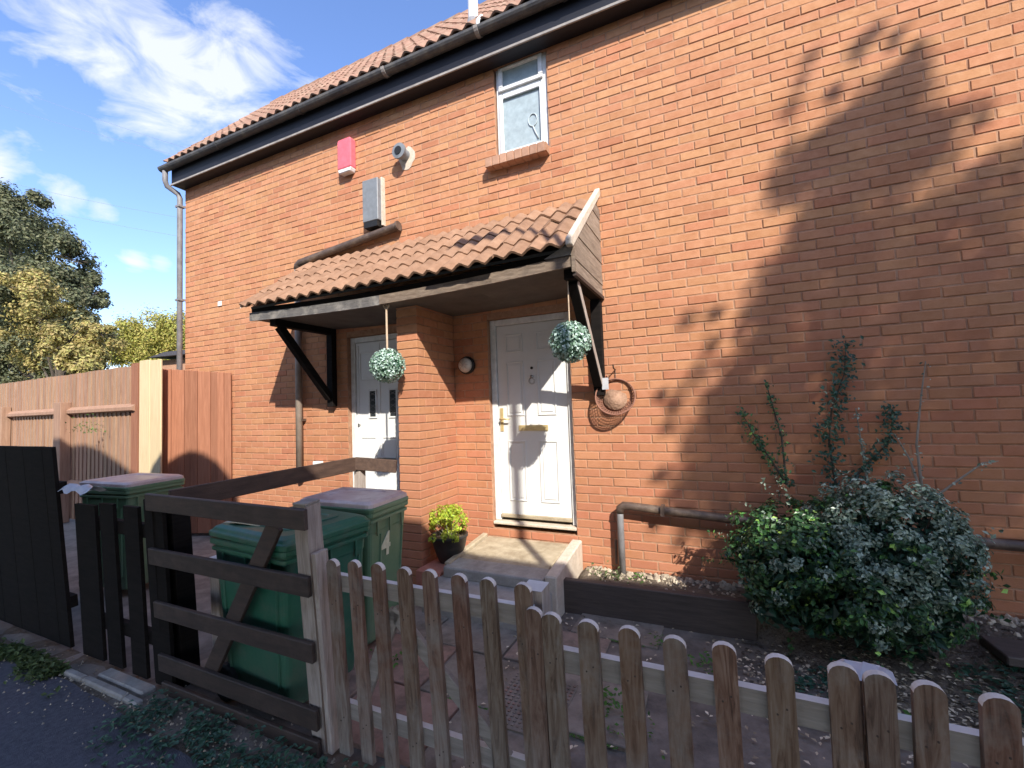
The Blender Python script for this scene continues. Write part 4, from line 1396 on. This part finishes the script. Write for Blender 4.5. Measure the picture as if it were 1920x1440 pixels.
RB = random.Random(21)
gb = tag(empty('green_shrub', (.60, -.52, .17)), 'rounded dark green shrub at the foot of the wall, left of the silvery one', 'shrub')
pts, cen = bushpts((.70 - .62, .04, .40), (.36, .36, .38), 150, 50, .07, RB)
pts2, cen2 = bushpts((.98 - .62, -.04, .28), (.56, .33, .25), 130, 50, .07, RB)
gmix, _c = bushpts((.55, .02, .42), (.44, .36, .42), 40, 46, .05, RB, shell=.94)
gsh = []
for i in range(46):
    d = rdir(RB)
    d = Vector((d.x, d.y * .6 - .2, d.z * .7 + .1)).normalized()
    a = Vector((RB.choice((.08, .3, .5)), -.04, .30)) + Vector((d.x * .36, d.y * .30, d.z * .30))
    for q in range(14):
        gsh.append((a + d * q * .014 + rdir(RB) * .016, (d + rdir(RB) * .8).normalized()))
tag(leafcloud(pts + pts2 + gmix + gsh, .034, M_leafbush, 'foliage', gb, jitter=.55, up=.35, asp=.62, rr=RB), kind='stuff')
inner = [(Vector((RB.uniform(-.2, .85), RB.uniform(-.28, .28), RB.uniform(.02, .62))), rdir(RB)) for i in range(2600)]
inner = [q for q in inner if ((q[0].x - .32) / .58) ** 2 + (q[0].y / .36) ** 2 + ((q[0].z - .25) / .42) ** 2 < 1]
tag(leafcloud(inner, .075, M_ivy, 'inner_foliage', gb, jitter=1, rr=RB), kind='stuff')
b = MB()
for p, d in cen[::4] + cen2[::5]:
    b.tube([(.1 + RB.uniform(-.1, .2), .05, -.08), p * .5 + Vector((.03, .02, .02)), p], [.009, .006, .003], 5)
b.build('stems', M_bark, gb)
sb = tag(empty('silver_shrub', (1.16, -.5, .19)), 'cream-edged silvery leaved shrub against the wall, behind the green one', 'shrub')
pts, cen = bushpts((0, .0, .48), (.42, .36, .42), 300, 56, .06, RB, shell=.72)
mixp, mcen = bushpts((-.30, -.06, .28), (.50, .36, .34), 55, 50, .055, RB, shell=.9)
shoots = []
for i in range(34):
    d = rdir(RB)
    d = Vector((d.x, d.y * .6 - .15, abs(d.z) * .8)).normalized()
    a = Vector((RB.uniform(-.1, .12) - (.35 if i % 3 == 0 else 0), 0, .45)) + Vector((d.x * .34, d.y * .28, d.z * .34))
    for q in range(16):
        shoots.append((a + d * q * .013 + rdir(RB) * .014, (d + rdir(RB) * .8).normalized()))
tag(leafcloud(pts + mixp + shoots, .027, M_leafsilver, 'foliage', sb, jitter=.6, up=.3, asp=.6, rr=RB), kind='stuff')
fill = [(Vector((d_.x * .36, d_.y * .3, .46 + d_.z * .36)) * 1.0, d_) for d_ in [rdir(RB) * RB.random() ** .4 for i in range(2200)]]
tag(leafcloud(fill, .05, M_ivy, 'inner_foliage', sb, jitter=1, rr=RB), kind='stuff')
b = MB()
for p, d in cen[::6]:
    b.tube([(0, .1, -.08), p * .5, p], [.010, .007, .003], 5)
b.build('stems', M_bark, sb)


def climber(label, pts_, leaf, m, n, spread, bare=False, name='climbing_stem', grp='climbing stems trained up the wall above the shrubs'):
    base = Vector(pts_[0])
    t = tag(empty(name, base), label, 'climber', grp)
    q = [Vector(p) - base for p in pts_]
    MB().tube(q, [.009 - .006 * i / (len(q) - 1) for i in range(len(q))], 6).build('stem', M_twig if bare else M_bark, t)
    lp = []
    for i in range(n):
        k = RB.uniform(0, len(q) - 1.001); a = int(k)
        p = q[a].lerp(q[a + 1], k - a)
        off = Vector((RB.gauss(0, spread), -abs(RB.gauss(0, .02)), RB.gauss(0, spread * .5)))
        lp.append((p + off, Vector((RB.uniform(-.4, .4), -1, .3)).normalized()))
    tag(leafcloud(lp, leaf, m, 'leaves', t, jitter=.5, up=.2, rr=RB), kind='stuff')
    return t


climber('leafy climbing stem, tallest of the green ones on the brick wall', [(1.02, -.05, .95), (1.0, -.03, 1.25), (1.03, -.03, 1.5), (1.12, -.03, 1.75), (1.14, -.03, 1.98)], .032, M_ivy, 420, .045)
climber('leafy climbing stem leaning left, leftmost green one on the wall', [(.72, -.06, .95), (.62, -.03, 1.15), (.52, -.03, 1.33), (.45, -.03, 1.5)], .03, M_leafbush, 190, .028)
climber('thin straight climbing stem with sparse small leaves, second from the left', [(.72, -.06, .95), (.71, -.03, 1.3), (.67, -.03, 1.5), (.63, -.03, 1.72)], .028, M_leafbush, 110, .022)
climber('short green climbing stem curving up right, nearest the bare twigs', [(1.10, -.05, .98), (1.22, -.03, 1.12), (1.33, -.03, 1.25), (1.37, -.03, 1.38), (1.36, -.03, 1.52)], .03, M_ivy, 230, .03)
climber('thin stem with pale buds between the two leafy green climbers', [(1.20, -.05, .98), (1.19, -.03, 1.2), (1.17, -.03, 1.5)], .022, M_leafsilver, 60, .010, True)
climber('tall bare pale twig rising from the silvery shrub', [(1.47, -.12, .9), (1.47, -.08, 1.25), (1.52, -.05, 1.55), (1.56, -.05, 1.80)], .02, M_leafsilver, 24, .012, True, 'bare_twig', 'bare twigs above the silvery shrub')
climber('bare twig with a tuft, leaning right over the silvery shrub', [(1.42, -.2, .85), (1.6, -.15, 1.0), (1.78, -.1, 1.14), (1.86, -.08, 1.15)], .024, M_leafsilver, 20, .014, True, 'bare_twig', 'bare twigs above the silvery shrub')
climber('short bare twig leaning left from the tallest twig', [(1.46, -.12, .95), (1.43, -.08, 1.15), (1.37, -.05, 1.32)], .02, M_leafsilver, 8, .01, True, 'bare_twig', 'bare twigs above the silvery shrub')


def tuft(loc, n, h, m, label, spread=.05, leafy=False, name='weed_tuft', cat='weed'):
    t = tag(empty(name, loc), label, cat)
    vs, fs = [], []
    if leafy:
        lp = [(Vector((RB.gauss(0, spread), RB.gauss(0, spread), abs(RB.gauss(0, h * .5)))), Vector((RB.uniform(-1, 1), RB.uniform(-1, 1), .8)).normalized()) for i in range(n)]
        tag(leafcloud(lp, .03, m, 'leaves', t, rr=RB), kind='stuff')
        return t
    for i in range(n):
        bx, by = RB.gauss(0, spread * .5), RB.gauss(0, spread * .5)
        a = RB.uniform(0, 6.283); hh = h * RB.uniform(.5, 1.1); ln = hh * RB.uniform(.2, .7)
        dx, dy = math.cos(a), math.sin(a); wv = .003
        b = len(vs)
        vs += [(bx - dy * wv, by + dx * wv, 0), (bx + dy * wv, by - dx * wv, 0), (bx + dx * ln * .4 + dy * wv, by + dy * ln * .4 - dx * wv, hh * .7), (bx + dx * ln * .4 - dy * wv, by + dy * ln * .4 + dx * wv, hh * .7), (bx + dx * ln, by + dy * ln, hh)]
        fs += [(b, b + 1, b + 2, b + 3), (b + 3, b + 2, b + 4)]
    o = MB().add(vs, fs).build('blades', m, t)
    tag(o, kind='stuff')
    return t


tuft((-.30, -1.52, .01), 90, .11, M_weed, 'bright green weed tuft in the yard just behind the low picket fence', .06, True)
tuft((.14, -.95, .01), 45, .07, M_weed, 'small green weed tuft in the paving in front of the sleeper', .05, True)
tuft((-1.66, -1.60, .01), 40, .05, M_weed, 'low green weeds in the slab joint near the bins', .08, True)
tuft((-.12, -.78, .01), 30, .05, M_weed, 'tiny green weed against the sleeper bottom', .05, True)
tuft((.95, -.95, .03), 30, .06, M_weed, 'low weed among fallen leaves in front of the shrubs', .05, True)
tuft((-.56, -.20, .15), 70, .12, M_grass, 'dry pale weed growing around the foot of the waste pipe', .05, True)
tuft((-.72, -.14, .15), 30, .06, M_grass, 'sparse dry weed on the bed next to the step kerb', .05, True)
tuft((-.36, -.18, .15), 30, .07, M_weed, 'small weed on the bed right of the waste pipe', .04, True)
tuft((-.14, -1.62, .01), 30, .05, M_weed, 'flat weed in the yard, right of the bright tuft', .07, True)
tuft((-7.95, -.62, 1.42), 120, .20, M_weed, 'light green sprig growing up against the brown closeboard fence', .09, True, 'fence_sprig', 'plant')


# ground cover, grass, litter
def cover(name, m, n, fx, size, kindz=.03, up=1.2, jitter=.5):
    pts = []
    while len(pts) < n * 1:
        p = fx()
        if p is None: continue
        pts.append((Vector(p), Vector((0, 0, 1))))
    o = leafcloud(pts, size, m, name, None, jitter=jitter, up=up, rr=RB)
    tag(o, kind='stuff')
    return o


M_ivyl = mat('path_ivy', [(0.3, (.030, .085, .050)), (0.7, (.075, .155, .09))], scale=6, rough=.5, bump=0, island=.4, hue=.03, trans=.15)


def ivyp():
    x = RB.uniform(-2.7, -.9); d = RB.gauss(-.03, .12)
    y = -2.47 + d
    if y > -2.33: return None
    if noise.noise(Vector((x * 7, y * 9, 2))) < -.22: return None
    return (x, y, .01 + abs(RB.gauss(0, .022)))


cover('ivy_ground_cover', M_ivyl, 1500, ivyp, .034, jitter=.45)
cover('verge_grass', M_grass, 4200, lambda: (lambda x, y: (x, y, .005 + abs(RB.gauss(0, .02))) if noise.noise(Vector((x * 2.5, y * 4, 7))) > -.15 else None)(RB.uniform(-6.5, -3.3), -2.43 - abs(RB.gauss(0, .07))), .04, up=.2, jitter=1)


def lit(x, y):
    return bed_h(x, y) if x > -.86 and y > -1.25 else 0.006


def litp():
    if RB.random() < .72:
        x = RB.gauss(1.05, .40); y = RB.gauss(-.95, .22)
        if x < .1: return None
    else:
        x = RB.uniform(-1.2, 1.8); y = RB.uniform(-2.25, -.55)
    if not -2.3 < y < -.35: return None
    return (x, y, max(lit(x, y), .004) + .008)


cover('fallen_leaves', M_litter, 2000, litp, .028, up=2.5, jitter=.5)
cover('path_litter', M_litter, 80, lambda: (RB.uniform(-4, -1.3), RB.uniform(-3.1, -2.5), .012), .018, up=2.5, jitter=.3)
cover('dark_leaf_litter', M_bark, 1600, lambda: (lambda x, y: (x, y, max(lit(x, y), .004) + .006))(RB.uniform(.35, 3.2), RB.uniform(-1.15, -.1)), .035, up=2, jitter=.6)
cover('bed_ivy', M_ivy, 1500, lambda: (lambda x, y: (x, y, max(lit(x, y), .0) + .02) if noise.noise(Vector((x * 2.2, y * 2.2, 11))) > .02 else None)(RB.uniform(.5, 2.6), RB.uniform(-1.3, -.3)), .04, up=1)
cover('moss_in_joints', M_weed, 1300, lambda: (lambda a, q: (-2.85 + a * .01, -2.22 + q * .46 + RB.gauss(.455, .008) - .46, .008) if noise.noise(Vector((a * .03, q * 3, 5))) > .1 else None)(RB.uniform(0, 300), RB.randint(1, 3)), .014, up=1)
log = tag(empty('old_plank', (2.35, -.42, .13)), 'grey-brown plank lying on the bed behind the shrubs at the right edge', 'plank')
log.rotation_euler = (0, .03, .08)
MB().box(-.75, 1.2, -.12, .12, -.02, .03).build('timber', M_sleeper, log, bevel=.006)


# ------------------------------------------------------------------ trees
def tree(name, label, cat, base, blobs, size, m, per, rr, limbs=True, trunk_r=.16, grp=None):
    """blobs: (world centre, radius) of leaf masses"""
    t = tag(empty(name, base), label, cat, grp)
    bs = Vector(base)
    pts = []
    for c, r_ in blobs:
        c = Vector(c) - bs
        n = int(per * r_ * r_)
        sub = []
        for i in range(max(10, int(20 * r_))):
            d = rdir(rr)
            sub.append((c + d * r_ * rr.uniform(.35, 1.0), r_ * rr.uniform(.14, .40), d))
        for i in range(n):
            p, sr, d = sub[rr.randrange(len(sub))]
            e = rdir(rr)
            pts.append((p + e * sr * (rr.random() ** .5 if rr.random() < .7 else rr.uniform(.8, 1.5)), (e + d * .4).normalized()))
    tag(leafcloud(pts, size, m, 'crown', t, jitter=.6, up=.3, rr=rr), kind='stuff')
    b = MB()
    top = max(blobs, key=lambda q: q[0][2])
    cc = sum((Vector(c) - bs for c, r_ in blobs), Vector()) / len(blobs)
    mid = Vector((cc.x * .4, cc.y * .4, cc.z * .55))
    b.tube([(0, 0, -.1), mid * .5 + Vector((.08, 0, 0)), mid, cc], [trunk_r, trunk_r * .8, trunk_r * .6, trunk_r * .3], 9)
    b.build('trunk', M_bark, t)
    if limbs:
        b = MB()
        for c, r_ in blobs:
            c = Vector(c) - bs
            b.tube([mid, mid.lerp(c, .5) + Vector((0, 0, -.1 * r_)), c], [trunk_r * .30, trunk_r * .16, trunk_r * .06], 6)
            for k in range(4):
                e = c + rdir(rr) * r_ * .8
                b.tube([c, e], [trunk_r * .12, trunk_r * .04], 4)
        b.build('limbs', M_bark, t)
    return t


def along(px, py, y):
    """point seen in that direction at depth y behind the house front"""
    d = F + RT * ((px - 960) / 831.03) - UP * ((py - 720) / 831.03)
    return CAM + d * ((y - CAM.y) / d.y)

RT1 = random.Random(5)
M_treefar = mat('far_tree_leaves', [(0.3, (.055, .075, .035)), (0.7, (.20, .20, .10))], scale=.8, rough=.6, bump=0, island=.35, hue=.025, trans=.25)
TA = [((-21.18, 2.3, 8.65), 0.95), ((-26.85, 3.0, 8.61), 1.65), ((-23.78, 3.7, 8.7), 0.88), ((-18.35, 2.65, 6.8), 0.69), ((-18.64, 3.35, 5.89), 0.63), ((-17.82, 2.3, 5.3), 0.96), ((-22.74, 3.0, 5.51), 1.31), ((-28.76, 3.7, 5.18), 1.76), ((-18.43, 2.65, 3.93), 0.85), ((-17.88, 3.35, 5.61), 0.38), ((-15.42, 2.3, 4.23), 0.38), ((-22.21, 3.0, 3.54), 1.13), ((-19.85, 3.7, 3.24), 0.63)]
TB = [((-15.78, 1.3, 5.03), 0.45), ((-16.75, 2.0, 4.48), 0.54), ((-20.06, 2.7, 4.26), 0.6), ((-14.7, 1.65, 3.64), 0.42), ((-15.25, 2.35, 3.77), 0.4), ((-13.22, 1.3, 2.96), 0.36), ((-13.98, 2.0, 3.82), 0.21), ((-18.55, 2.7, 3.28), 0.51)]
TC = [((-33.8, 11.3, 6.03), 0.63), ((-33.46, 12.0, 6.32), 0.76), ((-32.56, 12.7, 6.6), 0.77), ((-28.29, 11.65, 6.08), 0.8), ((-31.86, 12.35, 5.29), 0.75), ((-27.38, 11.3, 4.72), 0.63), ((-26.84, 12.0, 5.98), 0.8)]
tree('dark_tree', 'tall dense dark grey-green tree beyond the brown fence at far left', 'tree', (-21.0, 3.2, 0), [(c, r_ * 1.35) for c, r_ in TA], .11, M_treefar, 8000, RT1, trunk_r=.3)
tree('yellowing_tree', 'smaller yellowing tree in front of the dark tree, behind the brown fence', 'tree', (-16.2, 2.0, 0), [(c, r_ * 1.55) for c, r_ in TB], .09, M_treeye, 9500, RT1, trunk_r=.16)
tree('lime_tree', 'low lime-yellow tree seen between the fence end and the downpipe', 'tree', (-31.0, 12.0, 0), [(c, r_ * 2.3) for c, r_ in TC], .16, M_treelime, 3000, RT1, trunk_r=.25)
ob = tag(empty('flat_roofed_outbuilding', (-18.6, 7.2, 0)), 'outbuilding with a thin dark flat roof behind the fence, left of the downpipe', 'outbuilding')
MB().box(-1.3, 3.5, -.8, 2.5, 0, 3.9).build('wall', M_brick_dk, ob)
MB().prism([(-1.75, 4.02), (3.8, 3.92), (3.8, 4.10), (-.6, 4.16)], -1.1, 2.8).build('roof', M_flatroof, ob)

# overhead cables crossing the sky far behind
for i, (pa, pb) in enumerate([((-20, 150), (350, 275)), ((-20, 192), (350, 293)), ((-20, 335), (350, 407)), ((-20, 372), (350, 442))]):
    a = along(pa[0], pa[1], 10.0); c = along(pb[0], pb[1], 14.0)
    d = c - a
    a2, c2 = a - d * .5, c + d * .8
    pts = []
    for k in range(25):
        q = k / 24
        p = a2.lerp(c2, q)
        p.z -= 3.2 * (q * (1 - q)) - 3.2 * .19
        pts.append(p)
    o = MB().tube(pts, .011, 4).build('overhead_cable', M_cable)
    tag(o, ['uppermost thin cable crossing the blue sky at left', 'second thin cable from the top crossing the sky', 'third thin cable from the top, just above the tree', 'lowest thin cable, passing behind the dark tree top'][i], 'cable', 'overhead cables crossing the sky')

# ------------------------------------------------------------------ across the path, behind the viewer: what shades the yard
SV = Vector((-.75, .85, -.88))
RS = random.Random(11)
SH = [(1.41, 3.61, 0.189), (1.54, 3.7, 0.156), (1.58, 3.51, 0.148), (1.13, 3.45, 0.141), (1.28, 3.53, 0.115), (0.94, 3.3, 0.184), (1.08, 3.33, 0.142), (0.87, 3.2, 0.137), (1.13, 3.13, 0.156), (1.45, 3.34, 0.169), (1.56, 3.2, 0.184), (1.38, 3.13, 0.226), (1.2, 3.3, 0.077), (1.68, 3.31, 0.145), (1.82, 3.37, 0.1), (1.96, 3.4, 0.077), (1.73, 3.15, 0.108), (1.02, 2.82, 0.177), (1.36, 2.86, 0.094), (0.98, 3.97, 0.056), (0.9, 3.77, 0.065), (1.04, 4.12, 0.048), (1.34, 4.07, 0.061), (1.56, 4.08, 0.052), (1.67, 3.96, 0.051), (1.44, 4.17, 0.053), (1.17, 3.79, 0.055), (1.81, 2.77, 0.212), (2.03, 2.9, 0.206), (1.53, 2.68, 0.22), (1.23, 2.58, 0.229), (0.9, 2.56, 0.239), (0.72, 2.42, 0.162), (2.05, 2.54, 0.238), (0.67, 2.18, 0.183), (0.94, 2.15, 0.275), (1.26, 2.16, 0.264), (1.56, 2.23, 0.254), (1.83, 2.19, 0.244), (2.05, 2.1, 0.236), (0.47, 1.83, 0.133), (0.69, 1.82, 0.242), (1.05, 1.68, 0.27), (1.42, 1.73, 0.257), (1.74, 1.71, 0.28), (1.99, 1.56, 0.27), (0.31, 1.54, 0.16), (0.56, 1.42, 0.245), (0.18, 1.25, 0.145), (0.4, 1.05, 0.248), (0.82, 1.17, 0.315), (1.26, 1.18, 0.334), (1.68, 1.15, 0.315), (1.95, 1.02, 0.302), (0.16, 0.87, 0.17), (0.0, 0.93, 0.095), (-0.16, 0.99, 0.062), (-0.09, 0.77, 0.096), (0.06, 0.57, 0.128), (0.08, 1.68, 0.069), (-0.03, 1.58, 0.061), (-0.1, 1.38, 0.053), (0.17, 1.81, 0.077), (0.11, 2.25, 0.061), (0.26, 2.06, 0.06), (0.31, 2.27, 0.051), (-0.13, 1.65, 0.036), (0.44, 0.56, 0.245), (0.79, 0.59, 0.352), (1.26, 0.6, 0.368), (1.8, 0.58, 0.375), (-0.22, 0.59, 0.062)]
blobs = []
for x, z, r_ in SH:
    t_ = RS.uniform(5.8, 8.0)
    blobs.append((Vector((x, 0, z)) - SV * t_, r_))
st_ = tag(empty('street_tree', (7.2, -7.1, 0)), 'leafy tree across the path whose shade dapples the right side of the wall', 'tree')
pts = []
base = Vector((7.2, -7.1, 0))
for c, r_ in blobs:
    n = int(max(20, (4200 if r_ > .13 else 2400) * r_ ** 1.75))
    for i in range(n):
        e = rdir(RS)
        k = RS.random() ** .38 * 1.12
        pts.append((c - base + e * r_ * k, rdir(RS)))
for i in range(66):
    c = Vector((RS.uniform(2.15, 5.5), 0, RS.uniform(.2, 3.3) if i % 3 else RS.uniform(.2, 2.4))) - SV * RS.uniform(5.8, 8.0)
    for q in range(260):
        pts.append((c - base + rdir(RS) * .38 * RS.random() ** .4, rdir(RS)))
tag(leafcloud(pts, .075, M_treedk, 'crown', st_, jitter=.5, up=.2, rr=RS), kind='stuff')
b = MB()
b.tube([(0, 0, -.1), (.05, -.05, 2.5), (-.1, .3, 5.2), (-.2, .8, 7.6)], [.19, .16, .13, .07], 10)
b.build('trunk', M_bark, st_)
b = MB()
for c, r_ in blobs[::2]:
    e = c - base
    s_ = Vector((-.1, .3, 4.8 + RS.uniform(0, 1.6)))
    if (e - s_).length > 4.2: continue
    b.tube([s_, s_.lerp(e, .55) + Vector((0, 0, .1)), e], [.045, .022, .007], 5)
b.build('limbs', M_bark, st_)

# added unseen hedge shape; its top outline is cut to shade the yard
hd = tag(empty('shade_hedge', (1.5, -5.8, 0)), 'added unseen shade caster shaped as a stemmed hedge, one top domed', 'hedge')
occ = [(-9, 5.2), (-6.2, 6.19), (-4.4, 6.22), (-3.9, 6.12), (-3.65, 6.03), (-3.1, 5.82), (-2.75, 5.68), (-2.55, 5.66), (-2.35, 5.92), (-2.1, 6.14), (-1.85, 6.28), (-1.6, 6.32), (-1.35, 6.26), (-1.12, 6.12), (-.98, 5.9), (-.9, 5.3), (-.3, 5.25), (.6, 5.2), (1.1, 5.25), (1.45, 5.38), (1.8, 5.36), (2.1, 5.36), (2.5, 5.24), (3.1, 5.22), (3.7, 5.3), (4.4, 5.35), (5.1, 5.6), (5.7, 5.95), (7, 6.1), (9, 6.0), (12, 5.9)]
b = MB()
poly = [(-9, 1.65)] + [(x, z) for x, z in occ] + [(12, 1.65)]
n = len(poly)
vs = [(x - 1.5, .6, z) for x, z in poly] + [(x - 1.5, -.5, z - .0) for x, z in poly]
b.add(vs, [tuple(range(n)), tuple(range(n, 2 * n))[::-1]] + [(i, i + n, (i + 1) % n + n, (i + 1) % n) for i in range(n)])
b.build('shade_hedge_core', M_treedk, hd)
pts = []
for i in range(9000):
    x = RS.uniform(-6, 8)
    za = 5.2
    for (xa, z_a), (xb, z_b) in zip(occ, occ[1:]):
        if xa <= x < xb: za = z_a + (z_b - z_a) * (x - xa) / (xb - xa)
    z = RS.uniform(1.62, za) if i % 3 else za
    pts.append((Vector((x - 1.5, .61, z - .02)) if i % 3 else Vector((x - 1.5, RS.uniform(-.4, .6), z + .002)), Vector((0, 1, .2))))
tag(leafcloud(pts, .07, M_treedk, 'foliage', hd, jitter=.5, rr=RS), kind='stuff')

for i in range(12):  # lifts the added mass so fill light passes below
    MB().tube([(-9.8 + i * 1.75, 0, -.1), (-9.78 + i * 1.75, 0, 1.75)], [.07, .055], 8).build('stem', M_bark, hd)
M_bounce_paving = mat('pale_bounce_paving', [(0.3, (.30, .28, .25)), (0.7, (.42, .40, .36))], scale=2, rough=.9, bump=.2)
tag(sheet('street', -40, 40, -40, -6.9, .0, M_bounce_paving), kind='structure')  # added unseen pale ground, bounces sun into the shaded yard as fill

# slim lamp column beside the path, right of the viewer
lp_ = tag(empty('lamp_column', (1.90, -3.80, 0)), 'slim grey street lamp column at the path side, right of the viewer', 'street lamp')
b = MB()
b.tube([(0, 0, 0), (0, 0, 1.2)], .06, 14).tube([(0, 0, 1.2), (0, 0, 5.9), (-.03, 0, 6.25), (-.12, 0, 6.45), (-.3, 0, 6.52)], [.038, .034, .03, .03, .03], 12)
b.build('column', M_postmetal, lp_, smooth=True)
MB().box(-.78, -.28, -.10, .10, 6.47, 6.56).build('lamp_head', M_postmetal, lp_, bevel=.03, seg=2)
MB().box(-.72, -.40, -.075, .075, 6.45, 6.4695).build('lamp_lens', M_lampglass, lp_)
